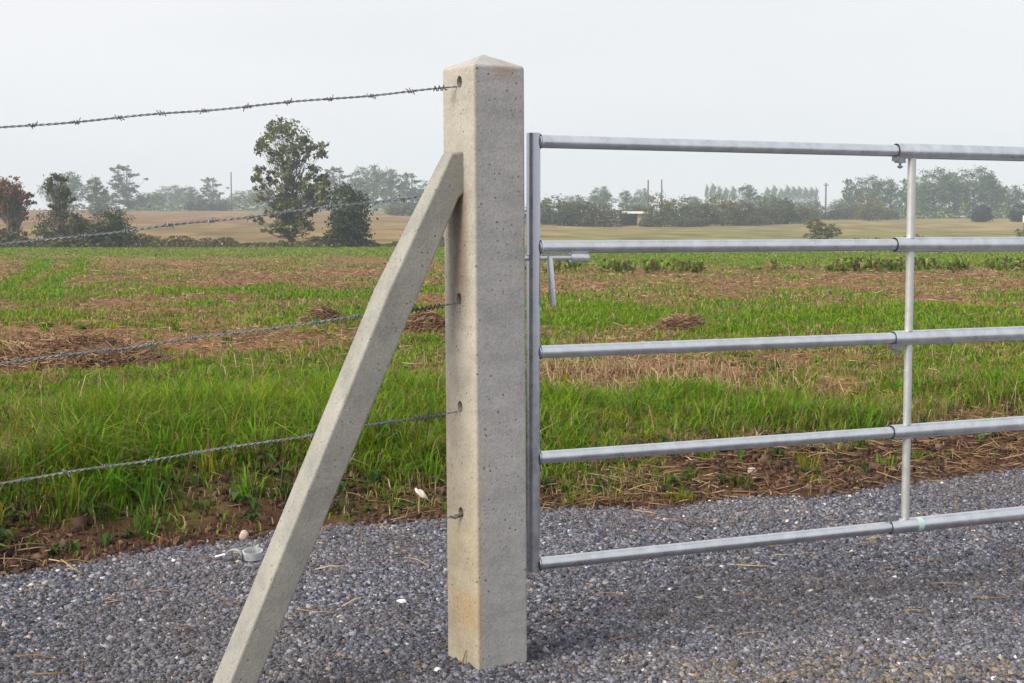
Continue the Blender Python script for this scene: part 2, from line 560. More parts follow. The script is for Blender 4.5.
# crumbled earth on the bank
n = 42000
xx = RNG.uniform(-2.9, 3.2, n); tt = RNG.uniform(-.06, 1.25, n) ** 1.0; yy = edge_n(xx) + tt
kp = RNG.uniform(0, 1, n) < np.clip(fbm(xx * 3, yy * 3, 19) * 2.2 - .45, .05, 1)
xx, yy = xx[kp], yy[kp]
size = RNG.lognormal(math.log(.0095), .55, len(xx)).clip(.004, .04)
cc = np.array([(.062, .032, .020), (.082, .043, .028), (.038, .021, .015), (.11, .065, .042)])[RNG.integers(0, 4, len(xx))] * RNG.lognormal(0, .25, (len(xx), 1))
V, F, C = chips(np.stack([xx, yy, gz(xx, yy) + size * .15], -1), size, cc)
tag(link('earth_crumbs', np_mesh('earth_crumbs', V, F, C), M_STONE), 'crumbled brown earth along the foot of the grass bank', None, None, 'stuff')

# ------------------------------------------------------------------ grass


def blades(P, h, w, lean, cols):
    n = len(P)
    az = RNG.uniform(0, 2 * math.pi, n)
    face = RNG.uniform(0, 2 * math.pi, n)
    dx, dy = np.cos(az), np.sin(az)
    wx, wy = np.cos(face) * w * .5, np.sin(face) * w * .5
    V = np.zeros((n, 5, 3))
    for k, (fr, ln, wd) in enumerate(((0, 0, 1), (.55, .28, .85))):
        c = P + np.stack([dx * lean * h * ln, dy * lean * h * ln, h * fr], -1)
        V[:, 2 * k] = c + np.stack([-wx * wd, -wy * wd, 0 * wx], -1)
        V[:, 2 * k + 1] = c + np.stack([wx * wd, wy * wd, 0 * wx], -1)
    V[:, 4] = P + np.stack([dx * lean * h, dy * lean * h, h * np.maximum(.25, 1 - .42 * lean)], -1)
    V[:, :2, 2] -= .01
    f = np.array([(0, 1, 3), (0, 3, 2), (2, 3, 4)])
    F = (f[None] + (np.arange(n) * 5)[:, None, None]).reshape(-1, 3)
    return V.reshape(-1, 3), F, np.repeat(cols, 5, 0)


def scatter(n, y0, y1, um, pw):          # depth pdf ~ Y^-pw across a fan
    r = RNG.uniform(0, 1, n)
    e = 1 - pw + 1e-4
    y = (y0 ** e + r * (y1 ** e - y0 ** e)) ** (1 / e)
    return RNG.uniform(-um, um, n) * y, y


GREENS = np.array([(.108, .245, .003), (.160, .275, .004), (.062, .165, .005), (.250, .265, .010), (.175, .190, .014)])
DRY = np.array([(.33, .22, .12), (.25, .15, .08), (.19, .105, .06), (.43, .32, .19)])

x, y = scatter(760000, 4.9, 117, .37, 1.38)
g, t = greenness(x, y)
lush = np.clip(g, 0, 1)
clump = fbm(x * 4.5, y * 4.5, 121, 3)
keep = (t > .02) & (RNG.uniform(0, 1, len(x)) < (.05 + .95 * lush ** 1.3) * np.clip(clump * 1.9 - .25, .1, 1))
x, y, lush, t, clump = x[keep], y[keep], lush[keep], t[keep], clump[keep]
nb = len(x)
tall = sstep(.3, 1.0, t) * (1 - sstep(2.2, 3.8, t))
h = (.07 + .13 * tall * lush + .03 * clump) * RNG.uniform(.55, 1.35, nb) * (.6 + .4 * lush)
h = h * (1 + .02 * left_w(x, y) * tall) * (.55 + .9 * fbm(x * 1.1, y * 1.1, 77, 3))
w = .0050 * np.maximum(1, y / 7) ** .95 * RNG.uniform(.7, 1.4, nb)
yel = fbm(x * .8, y * .8, 131, 3)
pg = np.stack([.30 - .25 * yel, .30 * np.ones(nb), .22 - .1 * yel, .02 + .35 * np.clip(yel - .4, 0, 1), .16 * np.ones(nb)], -1)
cum = np.cumsum(pg / pg.sum(1, keepdims=True), 1)
gi = (RNG.uniform(0, 1, (nb, 1)) > cum).sum(1).clip(0, 4)
cc = GREENS[gi] * RNG.uniform(.7, 1.3, (nb, 1))
dry = RNG.uniform(0, 1, nb) > (.25 + .72 * lush)
cc = np.where(dry[:, None], DRY[RNG.integers(0, 4, nb)] * RNG.uniform(.7, 1.2, (nb, 1)), cc)
P = np.stack([x, y, gz(x, y)], -1)
V, F, C = blades(P, h, w, RNG.uniform(.2, 1.25, nb), cc)
# coarse tussocks, each of one colour, drooping outwards
nt_ = 9000
tx, ty = scatter(nt_, 4.9, 17, .37, 1.1)
tg, tt_ = greenness(tx, ty)
lw_ = left_w(tx, ty)
kp = (tt_ > .03) & (RNG.uniform(0, 1, nt_) < np.where(tt_ < .75, .07 + .45 * tg * sstep(.1, .7, tt_), .10 + .75 * tg ** 1.2)) & (fbm(tx * 2.2, ty * 2.2, 211, 3) > .40)
tx, ty, tg, tt_ = tx[kp], ty[kp], tg[kp], tt_[kp]
kb = 26; nt_ = len(tx)
hh_ = RNG.lognormal(math.log(.15), .33, nt_) * (.7 + .25 * left_w(tx, ty)) * (1 - .6 * sstep(2.2, 4, tt_)) * (.65 + .35 * sstep(.1, .8, tt_))
tcol = GREENS[RNG.integers(0, 5, nt_)] * RNG.uniform(.65, 1.2, (nt_, 1))
tcol = np.where((RNG.uniform(0, 1, nt_) < .07)[:, None], DRY[RNG.integers(0, 4, nt_)], tcol)
a_ = RNG.uniform(0, 2 * math.pi, (nt_, kb)); r_ = np.sqrt(RNG.uniform(0, 1, (nt_, kb))) * .05
bx = (tx[:, None] + np.cos(a_) * r_).ravel(); by = (ty[:, None] + np.sin(a_) * r_).ravel()
bh = (hh_[:, None] * RNG.uniform(.5, 1.3, (nt_, kb))).ravel()
bw = .0062 * np.maximum(1, by / 7) ** .9 * RNG.uniform(.6, 1.4, len(bx))
bl = RNG.uniform(.25, 1.7, len(bx))
V2, F2, C2 = blades(np.stack([bx, by, gz(bx, by)], -1), bh, bw, bl, np.repeat(tcol, kb, 0) * RNG.uniform(.8, 1.2, (len(bx), 1)))
F2 = F2 + len(V); V = np.concatenate([V, V2]); F = np.concatenate([F, F2]); C = np.concatenate([C, C2]); off_ = len(V)
# dead upright stems
n_ = 900
sx_, sy_ = scatter(n_, 5.2, 14, .37, 1.0); sg_, st_ = greenness(sx_, sy_); kp = (st_ > .2) & (sg_ > .25)
sx_, sy_ = sx_[kp], sy_[kp]
V2, F2, C2 = blades(np.stack([sx_, sy_, gz(sx_, sy_)], -1), RNG.uniform(.14, .36, len(sx_)), RNG.uniform(.004, .007, len(sx_)), RNG.uniform(.1, .9, len(sx_)), DRY[RNG.integers(0, 4, len(sx_))] * RNG.uniform(.7, 1.2, (len(sx_), 1)))
F2 = F2 + len(V); V = np.concatenate([V, V2]); F = np.concatenate([F, F2]); C = np.concatenate([C, C2])
print('tussocks', nt_)
tag(link('grass', np_mesh('grass', V, F, C), M_GRASS), 'green grass and young growth in bands across the stubble field', None, None, 'stuff')
print('blades', nb)

# ------------------------------------------------------------------ straw litter


def straws(P, L, w, tilt, cols, az=None):
    n = len(P)
    az = RNG.uniform(0, 2 * math.pi, n) if az is None else az
    d = np.stack([np.cos(az) * np.cos(tilt), np.sin(az) * np.cos(tilt), np.sin(tilt)], -1) * (L * .5)[:, None]
    s = np.stack([-np.sin(az), np.cos(az), 0 * az], -1) * (w * .5)[:, None]
    up = np.zeros((n, 3)); up[:, 2] = w * .7
    bend = np.zeros((n, 3)); bend[:, 2] = L * RNG.uniform(-.05, .09, n)
    V = np.stack([P - d - s, P - d + s, P - d + up, P + bend - s, P + bend + s, P + bend + up, P + d - s, P + d + s, P + d + up], 1)
    f = []
    for a in (0, 3):
        for i in range(3):
            j = (i + 1) % 3
            f += [(a + i, a + j, a + 3 + j), (a + i, a + 3 + j, a + 3 + i)]
    f += [(0, 2, 1), (6, 7, 8)]
    f = np.array(f)
    F = (f[None] + (np.arange(n) * 9)[:, None, None]).reshape(-1, 3)
    return V.reshape(-1, 3), F, np.repeat(cols, 9, 0)


def lay(n, y0, y1, pw, pfun, Lr, hmax, wr=(.003, .0055), fine=1.0):
    x, y = scatter(n, y0, y1, .37, pw)
    g, t = greenness(x, y)
    keep = RNG.uniform(0, 1, n) < pfun(x, y, g, t)
    x, y, g, t = x[keep], y[keep], g[keep], t[keep]
    k = len(x)
    L = RNG.uniform(*Lr, k) * np.maximum(1, y / 9) ** .35
    tl = RNG.normal(0, .22, k)
    P = np.stack([x, y, np.maximum(gz(x, y), -.004) + .007 + RNG.uniform(0, 1, k) ** 3 * hmax], -1)
    c = DRY[RNG.choice(4, k, p=[.3, .3, .25, .15])] * RNG.uniform(.6, 1.25, (k, 1))
    c = np.where((RNG.uniform(0, 1, k) < .25)[:, None], np.array((.15, .075, .04)) * RNG.uniform(.7, 1.5, (k, 1)), c)
    w = RNG.uniform(*wr, k) * np.maximum(1, y / 8) ** .9
    return straws(P, L, w, tl, c)


def p_verge(x, y, g, t):
    return np.where(t < 0, .035 * np.exp(t / .8), 1.0) * np.where(t > 0, (1 - sstep(.7, 1.5, t)) * (.16 + .84 * (1 - left_w(x, y))), 1) * np.clip(fbm(x * 3, y * 3, 141) * 2.4 - .55, .08, 1)


def p_field(x, y, g, t):
    return (t > .8) * (1 - g) ** 1.2 * np.clip(fbm(x * 2, y * 1.6, 151) * 2.2 - .5, .05, 1)


parts = [lay(30000, 3.6, 9.0, 1.0, p_verge, (.03, .17), .03), lay(80000, 6.0, 48, 1.5, p_field, (.03, .13), .05)]
# standing stubble in the straw patch beyond the gate
n = 2000
x = RNG.uniform(-.1, 2.6, n); y = RNG.uniform(9.2, 11.4, n)
k = RNG.uniform(0, 1, n) < np.clip(fbm(x * 2.8, y * 2.8, 161) * 4.2 - 1.7, 0, 1) * (1 - sstep(.9, 2.4, x))
x, y = x[k], y[k]
Ls = RNG.uniform(.07, .2, len(x))
parts.append(straws(np.stack([x, y, gz(x, y) + Ls * .4], -1), Ls, RNG.uniform(.005, .009, len(x)), RNG.uniform(.6, 1.5, len(x)), DRY[RNG.choice([0, 3], len(x))] * RNG.uniform(.7, 1.15, (len(x), 1))))
# a few long straws and twigs thrown on the gravel
n = 40
x = RNG.uniform(-1.3, 2.0, n); y = RNG.uniform(4.1, 6.2, n)
k = y < edge_y(x) - .1
x, y = x[k], y[k]
parts.append(straws(np.stack([x, y, 0 * x + .007], -1), RNG.uniform(.04, .15, len(x)), RNG.uniform(.002, .0042, len(x)), RNG.normal(0, .04, len(x)), (np.array([(.30, .16, .07), (.17, .085, .05), (.38, .25, .13)])[RNG.integers(0, 3, len(x))]), RNG.normal(0, .5, len(x))))
off = 0; Vs = []; Fs = []; Cs = []
for v, f, c in parts:
    Vs.append(v); Fs.append(f + off); Cs.append(c); off += len(v)
tag(link('straw_litter', np_mesh('straw_litter', np.concatenate(Vs), np.concatenate(Fs), np.concatenate(Cs)), M_STRAW), 'dry straw and stubble strewn over the verge, track and field', None, None, 'stuff')
print('straw', off // 9)

# ------------------------------------------------------------------ leaf weeds


def leaves(P, Nrm, size, cols, aspect=.6):
    n = len(P)
    a = RNG.normal(0, 1, (n, 3)); a -= Nrm * (a * Nrm).sum(1, keepdims=True); a /= np.linalg.norm(a, axis=1, keepdims=True) + 1e-9
    b = np.cross(Nrm, a)
    a = a * (size * .5)[:, None]; b = b * (size * .5 * aspect)[:, None]
    up = Nrm * (size * .12)[:, None]
    V = np.stack([P - a, P - b + up * .2 - a * .1, P + a - up, P + b + up * .2 - a * .1], 1)
    F = (np.array([(0, 1, 2, 3)])[None] + (np.arange(n) * 4)[:, None, None]).reshape(-1, 4)
    return V.reshape(-1, 3), F, np.repeat(cols, 4, 0)


def rosettes(C, rad, hgt, nl, greens, wid=.45):
    """broad leaf plants: each leaf leaves the centre and arches over"""
    V = []; Fc = []; Cc = []; o = 0
    for (cx, cy), r, hh, k in zip(C, rad, hgt, nl):
        z0 = float(gz(cx, cy))
        for i in range(k):
            a = random.uniform(0, 2 * math.pi); L = r * random.uniform(.6, 1.1); H = hh * random.uniform(.5, 1.1)
            d = np.array((math.cos(a), math.sin(a), 0)); s = np.array((-math.sin(a), math.cos(a), 0)) * L * wid * .5
            p0 = np.array((cx, cy, z0 - .01)); up = np.array((0, 0, 1.0))
            m = p0 + d * L * .5 + up * H; e = p0 + d * L + up * H * random.uniform(.3, 1.0)
            V += [p0, m - s, m + s + up * .0, e]
            Fc += [(o, o + 1, o + 3, o + 2)]; o += 4
            Cc += [np.array(random.choice(greens)) * random.uniform(.6, 1.3)] * 4
    return np.array(V), np.array(Fc), np.array(Cc)


WG = [(.18, .28, .02), (.23, .30, .03), (.14, .20, .02), (.24, .18, .07)]
C = []; rad = []; hg = []; nl = []
for _ in range(480):                    # dock row across the field
    u = random.choice([random.uniform(.055, .15), random.uniform(.19, .36), random.uniform(.19, .36), random.uniform(-.02, .36)])
    Y = 43 + random.gauss(0, 1.6) + (u - .2) * 8
    if fbm(np.array(u * 60), np.array(1.0), 171) < .37: continue
    C.append((u * Y, Y)); rad.append(random.uniform(.12, .30)); hg.append(random.uniform(.1, .34)); nl.append(11)
V, F, Cc = rosettes(C, rad, hg, nl, WG)
tag(link('dock_weeds', np_mesh('dock_weeds', V, F, Cc), M_GRASS), 'row of dark leafy weeds across the field behind the gate', None, None, 'stuff')
C = []; rad = []; hg = []; nl = []
for _ in range(240):                    # weeds on the earth bank
    x = random.uniform(-2.4, .2) if random.random() < .75 else random.uniform(.2, 2.4)
    t = random.uniform(.1, 1.0); y = float(edge_n(x)) + t
    C.append((x, y)); big = 1.5 if (x < -.5 and random.random() < .35) else 1; rad.append(random.uniform(.03, .085) * big); hg.append(random.uniform(.02, .07) * big); nl.append(random.randint(5, 10))
V, F, Cc = rosettes(C, rad, hg, nl, [(.06, .12, .02), (.09, .15, .025), (.05, .095, .025)], .34)
tag(link('verge_weeds', np_mesh('verge_weeds', V, F, Cc), M_GRASS), 'small broad-leaved weeds on the bare earth bank', None, None, 'stuff')

# ------------------------------------------------------------------ straw heaps


def straw_heap(px, py, wpx, hpx, label, n, dark=.6):
    Y = 14.0
    for _ in range(12):
        p = at(px, py, Y); z = float(gz(p.x, p.y)); q = on_ground(px, py, z); Y = q.y
    q = on_ground(px, py, z)
    rx, rz = wpx / 2 / FPX * Y, hpx / FPX * Y
    e = empty('straw_heap', (q.x, q.y, z)); tag(e, label, 'straw heap', 'raked straw heaps on the field')
    # earth and rotted straw mound
    k = 40; A = np.linspace(0, 2 * math.pi, k, endpoint=False); rr = np.linspace(0, 1, 9)
    V = [(0, 0, rz)]; F = []
    for j, r in enumerate(rr[1:]):
        for a in A:
            x = math.cos(a) * r * rx; y_ = math.sin(a) * r * rx * .6
            hgt = rz * (1 - r ** 1.6) * (.55 + .9 * float(vnoise(x * 9 + 50 + px, y_ * 9 + 50, 7))) + (float(vnoise(x * 25 + px, y_ * 25, 8)) - .5) * .03
            zg = float(gz(q.x + x, q.y + y_)) - z
            V.append((x, y_, zg + hgt - (.04 if r > .99 else 0)))
    for i in range(k):
        F.append((0, 1 + i, 1 + (i + 1) % k, 1 + (i + 1) % k))
    V = np.array(V)
    quad = [(1 + j * k + i, 1 + (j + 1) * k + i, 1 + (j + 1) * k + (i + 1) % k, 1 + j * k + (i + 1) % k) for j in range(7) for i in range(k)]
    tri = [(0, 1 + i, 1 + (i + 1) % k) for i in range(k)]
    me = bpy.data.meshes.new('mound'); me.from_pydata(V.tolist(), [], quad + tri)
    at_ = me.attributes.new('col', 'FLOAT_COLOR', 'POINT')
    cc = np.ones((len(V), 4), np.float32); cc[:, :3] = np.array((.15, .085, .052)) * (.6 + .8 * fbm(V[:, 0] * 14, V[:, 1] * 14, 9)[:, None])
    at_.data.foreach_set('color', cc.ravel())
    link('mound', me, M_GROUND, e)
    r = np.sqrt(RNG.uniform(0, 1, n)); a = RNG.uniform(0, 2 * math.pi, n)
    x = np.cos(a) * r * rx; y_ = np.sin(a) * r * rx * .6
    zg = gz(q.x + x, q.y + y_) - z + rz * (1 - r ** 1.6) * RNG.uniform(.75, 1.15, n) + .01
    c = np.array([(.29, .18, .10), (.20, .115, .068), (.38, .26, .16), (.15, .08, .05)])[RNG.integers(0, 4, n)] * RNG.uniform(.6, 1.2, (n, 1))
    V, F, C = straws(np.stack([x, y_, zg], -1), RNG.uniform(.08, .28, n), RNG.uniform(.005, .010, n), RNG.normal(0, .35, n), c)
    link('straw_cover', np_mesh('straw_cover', V, F, C), M_STRAW, e)


straw_heap(78, 366, 190, 25, 'widest reddish-brown heap of matted straw on the left of the field', 2600)
straw_heap(322, 323, 40, 15, 'small brown straw heap in the grass left of the concrete strut', 420)
straw_heap(682, 331, 56, 13, 'low domed straw heap on green grass behind the gate', 520)
straw_heap(426, 333, 48, 22, 'ragged brown straw heap seen between strut and post', 420)

# ------------------------------------------------------------------ gate post
PA = R(33)
n1 = Vector((-math.cos(PA), -math.sin(PA), 0))           # towards the fence
n2 = Vector((math.sin(PA), -math.cos(PA), 0))            # front face
HW = .079
corner = on_ground(478, 672)
PC = corner - n1 * HW - n2 * HW
zs = at(475, 64, corner.y).z
za = at(484, 54.5, PC.y).z
root = empty('gate_post', (PC.x, PC.y, 0), PA)
LEAN = .006
root.rotation_euler = (Matrix.Rotation(-LEAN, 3, 'Y') @ Matrix.Rotation(PA, 3, 'Z')).to_euler()
tag(root, 'square concrete gate post with pointed top standing in the gravel', 'post')
bm = bmesh.new()
vs = [bm.verts.new((sx * HW, sy * HW, z)) for z in (-.3, zs) for sx, sy in ((-1, -1), (1, -1), (1, 1), (-1, 1))]
ap = bm.verts.new((0, 0, za))
for i in range(4):
    j = (i + 1) % 4
    bm.faces.new((vs[i], vs[j], vs[4 + j], vs[4 + i])); bm.faces.new((vs[4 + i], vs[4 + j], ap))
bm.faces.new((vs[3], vs[2], vs[1], vs[0]))
bmesh.ops.recalc_face_normals(bm, faces=bm.faces)
ed = [e for e in bm.edges if abs(e.verts[0].co.x) > .01 and (abs(e.verts[0].co.z - e.verts[1].co.z) > 1 or (e.verts[0].co.z > 1 and e.verts[1].co.z > 1 and ap not in e.verts))]
bmesh.ops.bevel(bm, geom=ed, offset=.007, segments=3, affect='EDGES', profile=.5)
me = bpy.data.meshes.new('post_body'); bm.to_mesh(me); bm.free()
post = link('post_shaft', me, M_POST, root)
# tie holes, cut into the left face
face_c = PC + n1 * HW
hole_z = []
bm = bmesh.new()
for (hx, hy) in ((459.5, 82), (459, 187), (459, 299), (460, 407), (461, 513)):
    p = on_plane(hx + LEAN * 372 * on_plane(hx, hy, face_c, n1).z, hy, face_c, n1)
    lp = root_inv = Matrix.Rotation(-PA, 4, 'Z') @ (p - PC)
    hole_z.append((lp.y, p.z))
    geom = bmesh.ops.create_cone(bm, cap_ends=True, segments=16, radius1=1, radius2=1, depth=.2)
    M = Matrix.Translation((-HW, lp.y, p.z)) @ Matrix.Rotation(math.pi / 2, 4, 'Y') @ Matrix.Diagonal((.0165, .0130, 1, 1))
    bmesh.ops.transform(bm, matrix=M, verts=geom['verts'])
cm = bpy.data.meshes.new('cut'); bm.to_mesh(cm); bm.free()
cut = bpy.data.objects.new('cut', cm); COL.objects.link(cut); cut.parent = root
md = post.modifiers.new('holes', 'BOOLEAN'); md.operation = 'DIFFERENCE'; md.object = cut; md.solver = 'EXACT'
bpy.context.view_layer.update()
dg = bpy.context.evaluated_depsgraph_get()
me2 = bpy.data.meshes.new_from_object(post.evaluated_get(dg))
post.modifiers.clear(); post.data = me2
bpy.data.objects.remove(cut)
if not post.data.materials: post.data.materials.append(M_POST)


def hole_pt(i, out=0.0):
    ly, z = hole_z[i]
    return PC + n1 * (HW + out) - n2 * ly * 1.0 + Vector((-LEAN * z, 0, z - .008))
# local +Y is -n2 in world


# thin dry stalk leaning on the post foot
mb = MB(); a = on_plane(461.5, 663, face_c + n1 * .012, n1); b = on_plane(466, 650, face_c + n1 * .004, n1)
a.z = -.01
mb.tube([a, (a + b) / 2 + n1 * .002, b], [.002, .0022, .0012], 6)
o = mb.build('dry_stalk', plain('stalk_brown', (.20, .13, .07), .9), None, a)
o.location = a
tag(o, 'short dark stalk stuck in gravel against the post foot', 'stalk')

# ------------------------------------------------------------------ raking strut
near0 = PC + n1 * HW + n2 * .022
SW = .092


def a_z(px, py):
    p = on_plane(px, py, near0, n2)
    return ((p - near0).dot(n1), p.z)


r2 = a_z(229.5, 683); rb = a_z(389, 290); rt_ = a_z(452, 153)     # ridge on the near side, with its slight bend
l1 = a_z(446, 230); l2 = a_z(258, 683)          # lower edge, near side


def on_line(p, q, z=None, a=None):
    if z is not None:
        k = (z - p[1]) / (q[1] - p[1]); return (p[0] + k * (q[0] - p[0]), z)
    k = (a - p[0]) / (q[0] - p[0]); return (a, p[1] + k * (q[1] - p[1]))


topz = a_z(462, 150)[1]
prof = [on_line(rb, r2, z=-.12), rb, rt_, (-.008, topz), (-.008, topz - .10), on_line(l1, l2, a=.02), on_line(l1, l2, z=-.12)]
wid = [SW, SW * .9, SW * .56, SW * .56, SW * .7, SW * .85, SW]
print('strut profile', prof)
o0 = near0 + n1 * r2[0]; o0.z = 0
mb = MB(); vs = []
for s in (0, 1):
    for (a, z), w_ in zip(prof, wid):
        vs.append(near0 + n1 * a - n2 * (s * w_) + Vector((0, 0, z)))
k = len(prof)
fs = [tuple(range(k)), tuple(range(2 * k - 1, k - 1, -1))] + [(i, (i + 1) % k, k + (i + 1) % k, k + i) for i in range(k)]
mb.add([Vector((v.x, v.y, v.z)) for v in vs], fs)
o = mb.build('concrete_strut', M_STRUT, None, (o0.x, o0.y, 0), smooth=False, bevel=.005)
o.location = (o0.x, o0.y, 0)
tag(o, 'slanting square concrete strut leaning on the left of the gate post', 'strut')

# ------------------------------------------------------------------ barbed wires
FA = R(27)


def barbed(i, y_left, label, mat, sag=.004, y_mid=None):
    p0 = hole_pt(i, -.035)
    p1 = at(-1, y_left, 3.80)
    d = (p1 - p0)
    end = p0 + d * 1.75
    e0 = hole_pt(i, .0)
    L = (end - p0).length
    ax = d.normalized(); sd = ax.cross(Vector((0, 0, 1))).normalized(); up = sd.cross(ax)
    root = empty('barbed_wire', (e0.x, e0.y, e0.z))
    tag(root, label, 'barbed wire', 'strands of barbed wire on the fence')
    rad, hel, pitch = .00155, .0018, .034
    npt = int(L / .0055)

    def mid(s):
        q = s / L
        return p0 + ax * s - Vector((0, 0, 1)) * (sag * 4 * q * (1 - q)) + up * (.0016 * math.sin(s * 17 + i)) + sd * .002 * math.sin(s * 9)
    for ph in (0, math.pi):
        mb = MB(); pts = []
        for j in range(npt + 1):
            s = L * j / npt; a = 2 * math.pi * s / pitch + ph
            k = min(1, max(.25, s / .12))
            pts.append(mid(s) + (sd * math.cos(a) + up * math.sin(a)) * hel * k)
        mb.tube(pts, rad, 5)
        mb.build('strand', mat, root, e0)
    # barbs: two turns round the strands with four cut points
    s = .16 + .02 * i
    cnt = 0
    while s < L and cnt < 40:
        c = mid(s); mb = MB(); pts = []
        for j in range(19):
            a = 2 * math.pi * j / 8 + s * 40
            pts.append(c + ax * (j - 9) * .00085 + (sd * math.cos(a) + up * math.sin(a)) * .0044)
        t0 = (pts[0] - c).normalized(); t1 = (pts[-1] - c).normalized()
        u0 = (sd * math.cos(s * 70) + up * math.sin(s * 70)); u1 = (sd * math.cos(s * 70 + 1.7) + up * math.sin(s * 70 + 1.7))
        mb.tube([pts[0] + u0 * .0095 - ax * .003] + pts + [pts[-1] + u1 * .0095 + ax * .003], .0014, 5)
        mb.tube([c + ax * .003 - u0 * .0095, c + ax * .001 - u0 * .003, c - ax * .004 - u1 * .0095], .0011, 5)
        mb.build('barb', mat, root, e0); cnt += 1
        s += .103 + random.uniform(-.006, .006)
    # tail wound back round the wire after passing the hole
    mb = MB(); pts = []
    lo, hi = (.075, .16) if i in (2, 3) else (.065, .10)
    for j in range(90):
        s = lo + (hi - lo) * j / 89; a = 2 * math.pi * s / .0115
        pts.append(mid(s) + (sd * math.cos(a) + up * math.sin(a)) * .0062)
    mb.tube(pts, .0016, 5)
    mb.build('wire_tail', M_KNOT, root, e0)
    return end


ends = [barbed(0, 126.5, 'topmost strand of barbed wire, standing dark against the sky', M_WIRE),
        barbed(1, 243.5, 'second strand of barbed wire from the top, passing behind the strut below the trees', M_WIREG),
        barbed(2, 362, 'third strand of barbed wire from the top, crossing the brown straw heap', M_WIREG),
        barbed(3, 481.5, 'lowest long strand of barbed wire, crossing the tall bank grass', M_WIREG)]
# cut wire end in the lowest hole
p = hole_pt(4, -.03); mb = MB()
q = hole_pt(4, .0)
mb.tube([p, q + Vector((0, 0, .0)), q + n1 * .018 + Vector((0, 0, -.004)), q + n1 * .034 + Vector((0, 0, .003)), q + n1 * .05 + Vector((0, 0, -.006))], [.0025, .003, .0034, .0028, .002], 6)
mb.tube([p + n2 * .004, q + n2 * .004 + Vector((0, 0, .003)), q + n1 * .02 + n2 * .002 + Vector((0, 0, .005)), q + n1 * .03 - n2 * .004 - Vector((0, 0, .003))], [.0022, .0024, .0024, .0016], 6)
o = mb.build('wire_stub', M_WIRE, None, q); o.location = q
tag(o, 'short cut wire end twisted in the lowest hole of the gate post', 'wire')

# next fence post along, where the strands are carried (just past the frame)
e = sum(ends, Vector()) / 4
pz = float(gz(e.x, e.y))
mb = MB(); mb.box((e.x, e.y, ends[0].z * .5 - .1), Vector((.05 * math.cos(FA), .05 * math.sin(FA), 0)), Vector((-.05 * math.sin(FA), .05 * math.cos(FA), 0)), (0, 0, ends[0].z * .5 + .2))
o = mb.build('fence_post', M_STRUT, None, (e.x, e.y, 0), smooth=False, bevel=.006); o.location = (e.x, e.y, 0)
tag(o, 'slim concrete fence post carrying the barbed wire beyond the strut', 'post')

# ------------------------------------------------------------------ field gate
GL = at(533, 571, 4.262)
Rr = at(1024, 155, 5.01)
g0 = at(539.5, 141, 4.262)
gd = Vector((Rr.x - g0.x, Rr.y - g0.y, 0)).normalized()
gn = Vector((gd.y, -gd.x, 0))
gz0 = GL.z; gz1 = at(533, 133, 4.262).z
gate = empty('field_gate', (GL.x, GL.y, 0)); O = Vector((GL.x, GL.y, 0))
tag(gate, 'galvanised tubular steel field gate with five rails closed beside the post', 'gate')
print('gate heights', gz0, gz1, 'dir', math.degrees(math.atan2(gd.y, gd.x)))
GLEN = 3.62
mb = MB(); mb.tube([(O.x, O.y, gz0), (O.x, O.y, gz1)], .0192, 32)
mb.build('stile', M_STILE, gate, O)
pe = O + gd * GLEN
mb = MB(); mb.box((pe.x, pe.y, (gz0 + gz1) / 2), gd * .022, gn * .022, (0, 0, (gz1 - gz0) / 2))
mb.build('stile', M_GALV, gate, O, smooth=False, bevel=.004)


def along(px):                           # distance along the gate under that picture column
    a = ((px - CX) / FPX)
    d = Vector((a, math.cos(PITCH), 0))
    # solve O + gd*s = k*d
    det = gd.x * (-d.y) - (-d.x) * gd.y
    s = ((-O.x) * (-d.y) - (-d.x) * (-O.y)) / det
    return s


